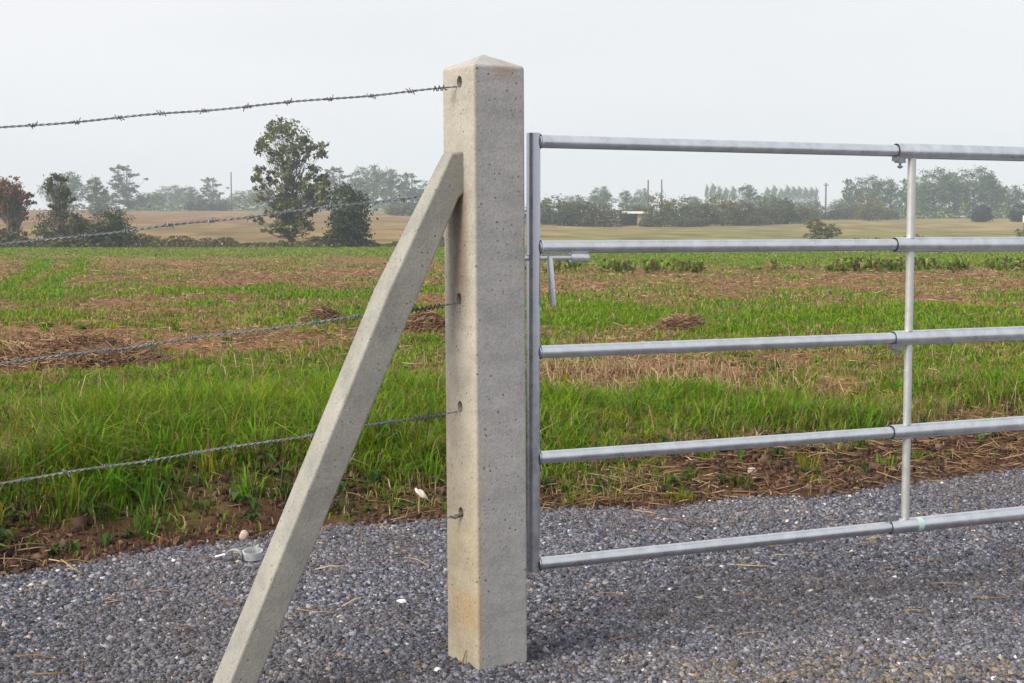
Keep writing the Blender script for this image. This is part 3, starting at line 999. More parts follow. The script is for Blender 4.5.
UPX = along(908.5)
SLV = UPX - .062
zl = [on_plane(541, yp, O, gn).z for yp in (141.5, 247, 352, 457.5, 563.5)]
print('rail z', zl, 'upright s', UPX)
for i, z in enumerate(zl):
    dz = Vector((0, 0, z))
    mb = MB(); mb.tube([O + gd * .014 + dz, O + gd * (SLV + .05) + dz], .0180, 24)
    rail = mb.build('rail', M_GALV, gate, O)
    mb = MB()
    outer, inner = .0232, .0214
    # hollow sleeve so that the mouth shows a dark step
    n_ = 28
    A = [2 * math.pi * k_ / n_ for k_ in range(n_)]
    vs = []
    for s_, r_ in ((SLV + .03, inner), (SLV, inner), (SLV - .001, outer - .001), (SLV + .001, outer), (GLEN - .01, outer)):
        for a_ in A:
            vs.append(O + gd * s_ + dz + (gn * math.cos(a_) + Vector((0, 0, 1)) * math.sin(a_)) * r_)
    fs = [(j * n_ + k_, j * n_ + (k_ + 1) % n_, (j + 1) * n_ + (k_ + 1) % n_, (j + 1) * n_ + k_) for j in range(4) for k_ in range(n_)]
    mb.add(vs, fs)
    mb.build('sleeve', M_GALV, rail, O)
    # ring of weld at the stile
    mb = MB(); mb.tube([O + gd * .0185 + dz, O + gd * .024 + dz], [.0215, .0185], 20)
    mb.build('weld', M_GALV, rail, O)
    if i in (0, 2, 4):                   # clamping screw: under the rail, or on top of the lowest
        sgn = 1 if i == 4 else -1
        b0 = O + gd * (SLV + .016) + dz + Vector((0, 0, sgn * .020))
        mb = MB()
        mb.box(b0 + Vector((0, 0, sgn * .008)), gd * .014, gn * .010, (0, 0, .009))
        mb.box(b0 + Vector((0, 0, sgn * .004)) - gd * .016, gd * .006, gn * .012, (0, 0, .008))
        mb.tube([b0 + Vector((0, 0, sgn * .012)), b0 + Vector((0, 0, sgn * .030))], .0042, 10)
        mb.tube([b0 + Vector((0, 0, sgn * .028)) - gd * .009, b0 + Vector((0, 0, sgn * .031)), b0 + Vector((0, 0, sgn * .028)) + gd * .009], [.003, .004, .003], 8)
        mb.build('clamp_screw', M_CLAMP, rail, O)
    if i == 4:                           # pale green tape round the lowest rail
        s_ = along(921)
        mb = MB(); mb.tube([O + gd * (s_ - .010) + dz, O + gd * (s_ + .010) + dz], .0236, 28)
        mb.build('tape', M_TAPE, rail, O)
mb = MB()
for i in range(4):
    lo, hi = zl[i + 1] + .021, zl[i] - .021
    b = O + gd * UPX
    mb.tube([b + Vector((0, 0, lo)), b + Vector((0, 0, hi))], .0128, 18)
mb.build('upright', M_GALV2, gate, O)

# sliding latch through the stile
zb = on_plane(560, 257.5, O, gn).z
lb = [O + gd * along(523.5) + Vector((0, 0, zb)), O + gd * along(588) + Vector((0, 0, zb))]
mb = MB(); mb.tube([O + gd * (-.034) + Vector((0, 0, zb)), O + gd * along(573) + Vector((0, 0, zb))], .0082, 16)
latch = mb.build('latch_bolt', M_GALV3, gate, O)
mb = MB(); mb.tube([O + gd * along(570) + Vector((0, 0, zb)), O + gd * along(571) + Vector((0, 0, zb)), O + gd * along(586.5) + Vector((0, 0, zb)), O + gd * along(587.5) + Vector((0, 0, zb))], [.0125, .0148, .0148, .0125], 20)
mb.build('collar', M_GALV3, latch, O)
h0 = O + gd * along(548.5) + gn * .006 + Vector((0, 0, zb))
zh = on_plane(550, 305.5, O, gn).z
h1 = O + gd * along(550.3) + gn * .016; h1.z = zh
mb = MB(); mb.tube([h0 + Vector((0, 0, .004)), h0 - Vector((0, 0, .004)), h1 + Vector((0, 0, .003)), h1], [.0085, .0092, .0092, .0082], 16)
mb.build('handle', M_GALV3, latch, O)
# ------------------------------------------------------------------ small things on the ground
# bent galvanised ring fitting at the gravel edge
q = on_ground(247, 556, .015)
q.z = 0.006
rt = empty('metal_fitting', q); tag(rt, 'shiny grey metal ring and bent plate lying at the gravel edge beside the strut', 'metal fitting')
k = .0036   # metres per pixel there
mb = MB()
vs = []; nn = 28
for j in range(nn):
    a = 2 * math.pi * j / nn
    cx, cy = 6.5 * k + 7.2 * k * math.cos(a), .012 + .017 * math.sin(a)
    for zz, rr in ((.0, 1), (.026, 1.0), (.026, .86), (.0, .86)):
        vs.append((5.0 * k + 10.0 * k * rr * math.cos(a), .012 + .040 * rr * math.sin(a), zz + .004 * math.sin(a)))
fs = [(4 * j + i, 4 * j + (i + 1) % 4, 4 * ((j + 1) % nn) + (i + 1) % 4, 4 * ((j + 1) % nn) + i) for j in range(nn) for i in range(4)]
mb.add(vs, fs)
mb.build('ring', M_GALV3, rt)
mb = MB()
cur = []
for j in range(12):
    a = math.pi * j / 11
    cur.append((-12.5 * k - 8.5 * k * math.cos(a), -.012, .036 * math.sin(a) ** .7))
vs = []
for p_ in cur:
    for dy in (-.014, .014):
        for th in (0, -.003):
            vs.append((p_[0], p_[1] + dy, p_[2] + th))
fs = []
for j in range(11):
    b_ = 4 * j
    fs += [(b_, b_ + 2, b_ + 6, b_ + 4), (b_ + 1, b_ + 5, b_ + 7, b_ + 3), (b_, b_ + 4, b_ + 5, b_ + 1), (b_ + 2, b_ + 3, b_ + 7, b_ + 6)]
fs += [(0, 1, 3, 2), (44, 46, 47, 45)]
mb.add(vs, fs)
mb.build('bent_plate', M_GALV3, rt)
mb = MB(); mb.tube([(-19 * k, 0, .012), (-23 * k, .004, .013), (-27 * k, .0, .010), (-31 * k, .002, .006)], [.005, .005, .0045, .003], 8)
mb.build('wire_end', M_GALV3, rt)


def lump(name, px, py, dims, mat, label, cat, seed, z=None):
    Y = 6.0
    zz = 0
    for _ in range(10):
        q = on_ground(px, py, zz); zz = float(gz(q.x, q.y))
    bm = bmesh.new(); bmesh.ops.create_icosphere(bm, subdivisions=3, radius=1)
    rs = random.Random(seed)
    ph = [rs.uniform(0, 6) for _ in range(9)]
    for v in bm.verts:
        c = v.co
        f = 1 + .13 * math.sin(3 * c.x + ph[0]) * math.cos(2.6 * c.y + ph[1]) + .1 * math.sin(4 * c.z + ph[2] + 2 * c.x) + .05 * math.sin(9 * c.y + ph[3])
        v.co = Vector((c.x * dims[0] * f, c.y * dims[1] * f, c.z * dims[2] * f))
    me = bpy.data.meshes.new(name); bm.to_mesh(me); bm.free()
    for p in me.polygons: p.use_smooth = True
    o = link(name, me, mat); o.location = (q.x, q.y, zz + dims[2] * .75 + (.018 if zz < -.01 else .006))
    tag(o, label, cat)
    return o


lump('stone', 244, 541, (.017, .016, .019), M_PSTONE, 'rounded pinkish stone on the earth behind the metal ring fitting', 'stone', 1)
lump('stone', 752, 459, (.020, .018, .019), M_PSTONE, 'pale pink stone half hidden in grass below the fourth gate rail', 'stone', 2)
lump('stone', 402, 609, (.014, .010, .008), M_WSTONE, 'small cream-white flat stone alone on the gravel between strut and post', 'stone', 3)
# pale scrap on a straw stalk
zz = 0
for _ in range(10):
    q = on_ground(419, 516, zz); zz = float(gz(q.x, q.y))
rt = empty('mushroom', (q.x, q.y, zz)); tag(rt, 'small white mushroom-like cap on a thin brown stalk at the grass edge', 'mushroom')
mb = MB(); mb.tube([(0, 0, -.02), (.001, 0, .05), (.004, 0, .088)], [.005, .0042, .004], 8)
mb.build('stalk', plain('stalk_tan', (.30, .19, .10), .9), rt)
bm = bmesh.new(); bmesh.ops.create_uvsphere(bm, u_segments=20, v_segments=10, radius=1)
for v in bm.verts:
    c = v.co
    zc = c.z * (.020 if c.z > 0 else .007)
    v.co = Vector((.008 + c.x * .027 * (1 + .12 * math.sin(3 * math.atan2(c.y, c.x) + 1)), c.y * .026, 0.088 + zc * .9 - .9 * c.x * .02 + .004 * math.sin(c.x * 5 + c.y * 3)))
me = bpy.data.meshes.new('cap'); bm.to_mesh(me); bm.free()
for p in me.polygons: p.use_smooth = True
link('cap', me, M_PAPER, rt)

# ------------------------------------------------------------------ trees


def tree_meshes(lobes, nclump, nleaf, leaf, base, seed, trunk_r=.02, trunks=((0, 0),), limbs=.5, fill=.5, spread=.35, jit=.35, straggle=0):
    """unit-height tree: lobes are (x, z, rx, rz, weight); returns crown mesh and trunk mesh"""
    rg = np.random.default_rng(seed); rd = random.Random(seed)
    lw = np.array([l[4] if len(l) > 4 else l[2] * l[3] for l in lobes], float); lw /= lw.sum()
    li = rg.choice(len(lobes), nclump, p=lw)
    cs = []
    for i in li:
        x, z, rx, rz = lobes[i][:4]
        d = rg.normal(0, 1, 3); d /= np.linalg.norm(d)
        r = fill + (1 - fill) * rg.uniform(0, 1) ** .5
        r *= 1 + straggle * rg.normal(0, .2)
        cs.append((x + d[0] * rx * r, d[1] * rx * r * .85, z + d[2] * rz * r, min(rx, rz)))
    cs = np.array(cs)
    ci = rg.integers(0, nclump, nleaf)
    rad = cs[ci, 3] * spread * rg.uniform(.6, 1.3, nclump)[ci]
    off = rg.normal(0, .55, (nleaf, 3)) * rad[:, None]; off[:, 2] *= .75
    P = cs[ci, :3] + off
    P[:, 2] = np.maximum(P[:, 2], .008)
    nr = rg.normal(0, 1, (nleaf, 3)); nr[:, 2] += .5; nr /= np.linalg.norm(nr, axis=1, keepdims=True)
    cl = np.array(base)[rg.integers(0, len(base), nclump)][ci] * (1 + jit * rg.uniform(-1, 1, (nleaf, 1)))
    V, F, C = leaves(P, nr, leaf * rg.uniform(.6, 1.4, nleaf), cl, .65)
    crown = np_mesh('crown', V, F, C)
    mb = MB()
    top = max(l[1] for l in lobes)
    for (tx, lean) in trunks:
        pts = [Vector((tx + lean * z + .012 * math.sin(z * 9 + tx * 40 + seed), .01 * math.cos(z * 7 + seed), z * top)) for z in np.linspace(0, 1, 8)]
        pts[0].z = -.03
        mb.tube(pts, [trunk_r * (1.25 - 1.1 * k / 7) for k in range(8)], 8)
        for c in cs[::max(1, int(1 / max(limbs, .01)))]:
            if abs(c[0] - tx) > .4 and len(trunks) > 1: continue
            zb_ = max(.06, min(c[2] * rd.uniform(.45, .8), top * .9))
            k = zb_ / top
            s = Vector((tx + lean * k + .012 * math.sin(k * 9 + tx * 40 + seed), .01 * math.cos(k * 7 + seed), zb_)); e = Vector(c[:3])
            m = (s + e) / 2 + Vector((0, 0, -.12 * (e - s).length))
            r0 = trunk_r * (.5 - .3 * k)
            mb.tube([s, m, e], [r0, r0 * .6, r0 * .2], 5, False)
    me = bpy.data.meshes.new('trunk'); me.from_pydata(mb.v, [], mb.f)
    for p in me.polygons: p.use_smooth = True
    me.materials.append(M_BARK); crown.materials.append(M_LEAF)
    return crown, me


def plant_tree(name, protos, px, Y, top, wpx, label, cat, base=None, group=None, tint=(1, 1, 1), rz=None, unitw=1.0):
    """width wpx and top row give the size; the foot stands on the ground at distance Y"""
    x = (px - CX) / FPX * Y
    z = float(gz(x, Y))
    H = at(px, top, Y).z - z
    W = wpx / FPX * Y
    r = empty(name, (x, Y, z - .05), random.uniform(-.5, .5) if rz is None else rz)
    sx = W / (unitw * H) * H
    r.scale = (W / unitw, W / unitw, H + .05)
    tag(r, label, cat, group)
    crown, trunk = protos
    if Y > 375: tint = (tint[0] * .88, tint[1] * .96, tint[2] * 1.12)  # blue of distance haze painted into the far crowns
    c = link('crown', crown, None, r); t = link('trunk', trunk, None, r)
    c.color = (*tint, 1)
    return r


OLIVE = [(0.14, 0.16, 0.056), (0.179, 0.188, 0.075), (0.112, 0.135, 0.053), (0.216, 0.188, 0.085)]
DARKG = [(0.041, 0.061, 0.022), (0.054, 0.074, 0.027), (0.068, 0.078, 0.03)]
BROWN = [(0.133, 0.091, 0.056), (0.105, 0.077, 0.045), (0.091, 0.091, 0.042), (0.154, 0.112, 0.063)]
MIDG = [(0.104, 0.14, 0.056), (0.131, 0.169, 0.066), (0.16, 0.179, 0.066)]
YEL = [(0.196, 0.168, 0.063), (0.147, 0.147, 0.056), (0.119, 0.126, 0.049)]

# main tree by the hedge: open upper crown, darker ivy-clad foot (unit width = .62)
T_MAIN = tree_meshes([(-.086, .79, .22, .18, 4.0), (.14, .71, .125, .156, 1.6), (-.25, .52, .11, .10, .7), (-.07, .52, .17, .14, 1.7), (.17, .43, .13, .16, 2.4), (.0, .24, .17, .18, 3.0), (-.14, .36, .14, .12, 1.2), (-.22, .18, .14, .08, .8)],
                     300, 9500, .024, OLIVE + [(.075, .085, .04)], 3, .011, ((0, -.02), (-.03, -.06)), .35, .2, .19, .45, .5)
T_PAIR = tree_meshes([(-.05, .72, .27, .22, 3), (.18, .62, .16, .16, 1), (-.25, .6, .14, .16, 1), (.05, .45, .2, .14, .9), (.0, .2, .25, .12, .7)], 120, 4200, .035, BROWN, 5, .03, ((-.06, .0), (.06, .05), (.01, -.08)), 1.0, .35, .26, .4, .4)
T_IVY = tree_meshes([(.0, .80, .18, .18, 1.6), (.12, .66, .12, .12, .7), (-.02, .55, .12, .12, .6), (.0, .28, .42, .24, 3.2), (.25, .25, .2, .18, 1)], 130, 5200, .034, DARKG + BROWN[:2] + OLIVE[:1], 6, .03, ((0, .0), (.05, .04)), .6, .45, .3, .4, .4)
B_A = tree_meshes([(0, .52, .34, .44, 3), (.24, .3, .26, .30, 1.6), (-.24, .3, .26, .30, 1.6), (0, .15, .4, .15, 1)], 220, 7500, .042, DARKG, 8, .02, ((0, 0), (.05, .08)), .5, .3, .30, .4, .3)
B_B = tree_meshes([(-.05, .55, .34, .38, 2), (.2, .34, .28, .3, 1.2), (-.28, .28, .22, .25, 1), (0, .16, .42, .15, 1.2)], 140, 3400, .05, MIDG + BROWN[:1], 9, .02, ((0, 0),), .5, .5, .34, .4, .3)
B_C = tree_meshes([(-.18, .42, .28, .36, 2), (.24, .38, .25, .30, 1.5), (.0, .25, .4, .22, 1)], 70, 1500, .06, YEL + MIDG, 10, .015, ((-.1, -.1), (.1, .15)), .6, .4, .34, .4, .6)
B_D = tree_meshes([(-.18, .52, .25, .44, 2.2), (.24, .42, .22, .34, 1.5), (0, .15, .46, .16, 1.2)], 110, 3600, .05, YEL + MIDG, 15, .015, ((-.1, -.1), (.1, .15)), .5, .3, .3, .4, .4)
D_A = tree_meshes([(0, .68, .34, .28, 3), (.25, .5, .24, .22, 1.4), (-.26, .52, .24, .24, 1.4), (0, .3, .36, .22, 1.6), (0, .12, .42, .13, 1.6)], 170, 6000, .034, MIDG, 11, .02, ((0, 0),), .5, .4, .30, .25, .4)
D_B = tree_meshes([(-.05, .78, .22, .2, 1.6), (.18, .62, .2, .2, 1.2), (-.22, .55, .2, .18, 1.2), (.02, .4, .32, .2, 1.6), (0, .15, .42, .16, 2.2)], 160, 5600, .034, MIDG, 12, .02, ((0, .02),), .5, .4, .30, .25, .5)
D_C = tree_meshes([(-.08, .84, .17, .13, 1), (.14, .72, .16, .12, .9), (-.16, .64, .14, .1, .6), (.02, .5, .24, .14, 1.2), (-.04, .28, .34, .2, 1.6), (.22, .2, .26, .16, 1), (0, .1, .4, .12, 1.4)], 130, 4600, .034, MIDG, 13, .018, ((0, -.02),), .6, .4, .28, .25, .2)
D_P = tree_meshes([(0, .55, .30, .42, 3), (0, .8, .2, .2, 1), (0, .25, .3, .2, 1)], 80, 1700, .06, MIDG, 14, .03, ((0, 0),), .4, .5, .3, .3, .2)

HED = 'trees and bushes along the left hedge'
plant_tree('hedge_tree', T_PAIR, 14, 119, 170, 62, 'brown-leaved tree with bare twin trunks at the left end of the hedge', 'tree', unitw=.95, rz=.2, tint=(1.45, .95, .85))
plant_tree('hedge_tree', T_IVY, 60, 118, 173, 66, 'ivy-dark tree with narrow head over a wide bush, second in the left hedge', 'tree', unitw=.95, rz=.1)
plant_tree('bush', B_A, 112, 117, 205, 56, 'low dark spreading bush at the right of the two leftmost hedge trees', 'bush', unitw=.95)
plant_tree('hedge_tree', T_MAIN, 294, 120, 114, 86, 'tallest open-crowned tree with olive leaves standing alone in the hedge line', 'tree', unitw=.66, rz=0)
plant_tree('bush', B_A, 349, 119, 178, 66, 'dense dark rounded bush close to the right of the tall open tree', 'bush', unitw=.95, tint=(.85, .8, .75), rz=1.4)
plant_tree('bush', B_C, 416, 121, 232, 34, 'low scrubby bush in the hedge seen below the slanting strut', 'bush', unitw=1.0, tint=(.8, .75, .7))
plant_tree('bush', B_D, 822, 152, 217, 40, 'lone yellow-green bush with two lobes in the stubble above the second gate rail', 'bush', unitw=1.0, rz=0.0, tint=(1.1, 1.05, .9))

FL = 'hazy trees beyond the left field'
far_left = [
    (D_A, 66, 425, 170, 44, 'hazy round-headed tree showing behind the ivy-dark hedge tree', (.9, 1, 1)),
    (D_B, 98, 330, 176, 30, 'leaning dark hazy tree just left of the tall ragged far tree', (.8, .85, .85)),
    (D_C, 129, 430, 163, 40, 'tall ragged far tree with stacked clumps left of the far wood', (1, 1, 1)),
    (D_B, 106, 445, 196, 34, 'small far tree low between the leaning tree and the ragged tree', (1, 1, 1)),
    (D_A, 152, 470, 191, 28, 'low far tree at the right foot of the tall ragged tree', (1, 1, 1)),
    (D_A, 172, 560, 184, 34, 'palest far tree at the left end of the low far wood', (1, 1, 1)),
    (D_B, 192, 540, 186, 34, 'pale far tree in the middle of the low far wood', (1, 1, 1)),
    (B_B, 200, 415, 194, 24, 'dark round far bush left of the second far bush near the thin pole', (.75, .7, .7)),
    (D_C, 215, 500, 176, 30, 'far tree with small high tuft above the two dark far bushes', (1, 1, 1)),
    (B_B, 222, 418, 198, 24, 'dark far bush right of the first one and left of the thin pole', (.75, .75, .75)),
    (D_A, 246, 510, 189, 36, 'pale low far tree just right of the thin pole', (1, 1, 1)),
    (D_B, 268, 520, 187, 34, 'pale far tree half hidden behind the tall open tree', (1, 1, 1)),
    (D_A, 318, 520, 183, 34, 'pale far tree showing between the tall tree and the dark bush', (1, 1, 1)),
    (D_C, 341, 440, 165, 36, 'thin-topped hazy tree rising over the dark rounded bush', (1, 1, 1)),
    (D_A, 368, 450, 163, 44, 'broad hazy tree, highest of the wood left of the strut', (1, 1, 1)),
    (D_B, 392, 440, 168, 40, 'hazy tree in the wood directly left of the strut', (1, 1, 1)),
    (D_C, 413, 445, 171, 34, 'loose-topped hazy tree touching the strut in the wood', (1, 1, 1)),
    (D_A, 434, 450, 178, 40, 'hazy tree of the wood between strut and post', (1, 1, 1)),
    (B_B, 404, 330, 200, 30, 'dark bush at the foot of the wood beside the strut', (.75, .8, .8)),
    (B_B, 428, 335, 205, 30, 'low dark bush at the foot of the wood between strut and post', (.75, .8, .8)),
]
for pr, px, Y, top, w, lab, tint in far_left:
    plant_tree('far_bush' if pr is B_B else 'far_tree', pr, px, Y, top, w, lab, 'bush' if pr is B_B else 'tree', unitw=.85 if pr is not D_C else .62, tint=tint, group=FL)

FR = 'trees and bushes of the middle hedge'
mid = [
    (B_A, 540, 262, 198, 30, 'dark bush touching the gate stile at the start of the middle hedge', (1.3, 1.3, 1.1)),
    (B_B, 558, 255, 193, 36, 'greener round bush, first big one right of the gate stile', (1, 1, .9)),
    (B_A, 581, 252, 199, 40, 'wide dark bush in the middle of the hedge left of the shed', (1.5, 1.35, 1.1)),
    (B_B, 604, 250, 201, 36, 'brownish bush sloping down towards the white-roofed shed', (1.1, .85, .75)),
    (D_A, 600, 400, 185, 26, 'hazy round tree above the bushes left of the shed', (.9, .95, 1)),
    (D_A, 573, 420, 194, 30, 'pale low tree peeping over the greener round bush', (1, 1, 1)),
    (D_B, 626, 430, 190, 24, 'hazy square-headed tree right above the shed', (.9, .95, 1)),
    (D_A, 641, 500, 187, 20, 'palest slim tree just left of the left one of the twin poles', (1, 1, 1)),
    (B_A, 634, 300, 203, 28, 'dark brown bush behind the white shed roof', (1.6, 1.3, 1.1)),
    (B_B, 660, 252, 190, 28, 'yellow-green tall bush just right of the shed below the twin poles', (1.25, 1.15, .8)),
    (B_B, 681, 258, 194, 30, 'green rounded bush second to the right of the shed', (.95, 1, .9)),
    (B_A, 702, 262, 201, 28, 'reddish-brown bush third to the right of the shed', (2.1, 1.4, 1.1)),
    (B_B, 722, 262, 191, 32, 'tall yellowish bush under the left poplars', (1.35, 1.15, .75)),
    (B_A, 741, 270, 200, 26, 'dark brown bush right of the tall yellowish bush', (1.7, 1.3, 1.1)),
    (B_B, 759, 272, 199, 26, 'grey-green bush in front of the right poplars', (.9, .9, .8)),
    (B_B, 771, 276, 193, 24, 'pointed green-brown bush beside the darkest pointed bush', (1.1, 1.0, .8)),
    (B_A, 782, 280, 195, 22, 'darkest pointed bush in the right half of the middle hedge', (1.3, 1.4, 1.1)),
    (B_B, 799, 285, 201, 26, 'rounded brown bush ending the middle hedge on the right', (1.0, .85, .75)),
    (B_B, 650, 250, 214, 20, 'low bramble bush at the right wall of the shed', (1.1, .95, .8)),
    (B_B, 690, 250, 214, 26, 'low bramble bush in front of the green rounded bush', (1, 1, .9)),
    (B_B, 750, 262, 211, 30, 'low bramble bush in front of the grey-green bush', (1, .9, .8)),
    (D_B, 694, 420, 196, 34, 'pale low tree between twin poles and left poplars', (1, 1, 1)),
    (D_B, 748, 410, 184, 34, 'hazy tree with ragged crest between the two poplar rows', (.95, .95, .95)),
    (D_A, 767, 420, 194, 26, 'hazy low tree at the left foot of the right poplars', (1, 1, 1)),
    (D_A, 811, 420, 199, 22, 'hazy low tree at the right foot of the right poplars', (1, 1, 1)),
    (B_B, 829, 330, 205, 26, 'dark bush at the foot of the single pole', (.75, .8, .8)),
    (B_B, 846, 332, 202, 22, 'brownish bush right of the single pole', (.95, .8, .75)),
    (D_A, 838, 480, 198, 22, 'pale tree low behind the single pole', (1, 1, 1)),
]
for pr, px, Y, top, w, lab, tint in mid:
    bush = pr in (B_A, B_B)
    plant_tree('hedge_bush' if bush else 'far_tree', pr, px, Y, top, w, lab, 'bush' if bush else 'tree', unitw=.72 if bush else .85, tint=tuple(c_ * (.8 if bush else .95) for c_ in tint), group=FR)

PO = 'distant poplars'
for px, top, lab in ((706, 184, 'slimmest poplar, leftmost of the left poplar row'), (712, 183, 'tallest poplar, second of the left poplar row'), (718, 186, 'third poplar of the left row'),
                     (725, 187, 'fourth poplar of the left row'), (732, 186, 'poplar ending the left row on the right'),
                     (766, 187, 'first poplar of the right row, on its left edge'), (773, 185, 'second poplar of the right row'), (780, 188, 'third poplar of the right row'),
                     (786, 185, 'fourth poplar of the right row'), (792, 186, 'fifth poplar of the right row'), (798, 186, 'sixth poplar of the right row'), (804, 187, 'seventh poplar of the right row'),
                     (810, 187, 'eighth poplar of the right row'), (815, 187, 'lone slim poplar standing off the right end of the right row')):
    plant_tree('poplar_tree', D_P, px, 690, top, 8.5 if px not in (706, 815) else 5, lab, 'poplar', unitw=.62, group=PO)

FW_ = 'tall trees of the right wood'
right = [
    (D_C, 849, 395, 177, 28, 'ragged tree at the left end of the right wood', (.9, .9, .9)),
    (D_A, 866, 400, 174, 40, 'broad hazy tree, second in the right wood', (.9, .95, .95)),
    (D_B, 889, 405, 178, 34, 'hazy tree just left of the gate upright', (.9, .95, .95)),
    (D_C, 906, 400, 177, 30, 'thin-topped tree directly behind the gate upright', (.9, .95, .95)),
    (D_A, 932, 385, 166, 46, 'big round-headed tree just right of the gate upright', (.85, .95, .9)),
    (D_B, 952, 395, 171, 40, 'tree in the middle of the right wood above the small round bush', (.85, .95, .9)),
    (D_A, 972, 388, 165, 50, 'widest flat-headed tree of the right wood', (.85, .95, .9)),
    (D_B, 990, 392, 174, 36, 'sloping tree to the right of the widest one in the wood', (.85, .92, .9)),
    (D_A, 1007, 400, 184, 36, 'lower hazy tree near the right frame edge in the wood', (.85, .95, .9)),
    (D_C, 1030, 400, 181, 34, 'tree ending the right wood at the frame edge', (.85, .95, .9)),
    (D_B, 920, 410, 186, 40, 'shorter tree filling the gap right of the gate upright', (.85, .95, .9)),
    (B_B, 868, 318, 193, 30, 'yellow-brown bush in front of the right wood', (1.25, 1.0, .7)),
    (B_B, 886, 330, 206, 26, 'low dark scrub between yellow-brown bush and gate upright', (.8, .8, .8)),
    (B_A, 980, 300, 202, 22, 'small dark round bush alone in front of the widest wood tree', (.7, .65, .7)),
    (B_A, 1019, 300, 202, 22, 'small dark round bush at the right frame edge', (.7, .65, .7)),
]
for pr, px, Y, top, w, lab, tint in right:
    bush = pr in (B_A, B_B)
    plant_tree('far_bush' if bush else 'wood_tree', pr, px, Y, top, w, lab, 'bush' if bush else 'tree', unitw=.85, tint=tint, group=FW_)

# low hedges: foliage strips on stems


def hedge(label, pts, h, w, nleaf, leaf, base, seed, tint=(1, 1, 1), gaps=.0):
    rg = np.random.default_rng(seed)
    pts = np.array(pts, float)
    seg = np.linalg.norm(np.diff(pts, axis=0), axis=1); cum = np.concatenate([[0], np.cumsum(seg)])
    s = rg.uniform(0, cum[-1], nleaf)
    x = np.interp(s, cum, pts[:, 0]); y = np.interp(s, cum, pts[:, 1])
    prof = np.clip(.2 + 2.0 * (fbm(s * .3, s * 0, seed) - .3) + 1.0 * (fbm(s * 1.2, s * 0 + 9, seed) - .5), .08, 1.6)
    v = rg.uniform(0, 1, nleaf) ** 1.25
    y = y + rg.normal(0, w * .4, nleaf) * np.sqrt(1 - v * .7)
    z = gz(x, y) + v * h * prof
    nr = rg.normal(0, 1, (nleaf, 3)); nr[:, 2] += .4; nr /= np.linalg.norm(nr, axis=1, keepdims=True)
    o = pts[0]; oz = float(gz(o[0], o[1]))
    cl = np.array(base)[rg.integers(0, len(base), nleaf)] * (1 + .35 * rg.uniform(-1, 1, (nleaf, 1)))
    V, F, C = leaves(np.stack([x - o[0], y - o[1], z - oz], -1), nr, leaf * rg.uniform(.6, 1.4, nleaf), cl, .7)
    r = empty('hedge', (o[0], o[1], oz)); tag(r, label, 'hedge')
    c = link('foliage', np_mesh('foliage', V, F, C), M_LEAF, r); c.color = (*tint, 1)
    mb = MB()
    for k in range(int(cum[-1] / 1.6)):
        ss = k * 1.6 + random.uniform(0, 1); xx_ = float(np.interp(ss, cum, pts[:, 0])); y_ = float(np.interp(ss, cum, pts[:, 1])); z_ = float(gz(xx_, y_))
        p_ = Vector((xx_ - o[0], y_ - o[1], z_ - oz))
        mb.tube([p_ - Vector((0, 0, .1)), p_ + Vector((random.uniform(-.2, .2), random.uniform(-.2, .2), h * .5))], [.04, .015], 5)
    mb.build('stems', M_BARK, r)


def hx(px, Y): return ((px - CX) / FPX * Y, Y)


hedge('low dark hedge running along the field end under the left trees', [hx(-20, 117), hx(60, 117), hx(150, 118)], 1.35, 3.0, 9000, .26, DARKG + BROWN[:2], 21, (1.2, 1.1, 1.05))
hedge('thin scrubby hedge continuing right from the dark hedge to the post', [hx(140, 118), hx(250, 119), hx(350, 120), hx(470, 121)], .85, 4.5, 11000, .22, DARKG + BROWN + OLIVE[:2], 22, (1.15, 1.0, .95))
hedge('broken low hedge showing just under the second gate rail on the right', [hx(845, 104), hx(930, 104), hx(1060, 104)], .75, 1.0, 2600, .22, DARKG + BROWN, 23, (1.1, 1.0, .9))
hedge('long low far hedge at the foot of the right wood', [hx(790, 345), hx(900, 350), hx(1060, 350)], 3.2, 2.0, 4500, .5, DARKG + MIDG, 24, (1.3, 1.4, 1.2))
hedge('long low far hedge at the foot of the left wood', [hx(120, 425), hx(260, 428), hx(445, 425)], 2.4, 2.0, 4000, .5, MIDG, 25, (1.1, 1.3, 1.1))

# thin seedling by the right frame edge, in front of the stubble
def seedling(px, Y, top, label, seed):
    x = (px - CX) / FPX * Y; z = float(gz(x, Y)); H = at(px, top, Y).z - z
    rd = random.Random(seed)
    r = empty('field_plant', (x, Y, z)); tag(r, label, 'plant')
    mb = MB(); P = []
    for k in range(5):
        dx = rd.uniform(-.35, .35) * H; e = Vector((dx, rd.uniform(-.2, .2) * H, H * rd.uniform(.75, 1.05)))
        mb.tube([Vector((0, 0, -.05)), Vector((dx * .3, 0, H * .45)), e], [.02 * H, .014 * H, .006 * H], 5)
        for _ in range(26):
            q_ = rd.uniform(.3, 1.0)
            P.append((dx * q_ + rd.gauss(0, .05) * H, e.y * q_ + rd.gauss(0, .05) * H, e.z * q_ + rd.gauss(0, .04) * H))
    mb.build('stem', M_BARK, r)
    P = np.array(P); nr = RNG.normal(0, 1, P.shape); nr /= np.linalg.norm(nr, axis=1, keepdims=True)
    V, F, C = leaves(P, nr, RNG.uniform(.10, .2, len(P)) * H, np.array(MIDG)[RNG.integers(0, 3, len(P))])
    link('leaves', np_mesh('leaves', V, F, C), M_LEAF, r)


seedling(1020, 92, 226, 'tall weedy plant above the second rail at the right frame edge', 3)

# ------------------------------------------------------------------ poles, shed, marker


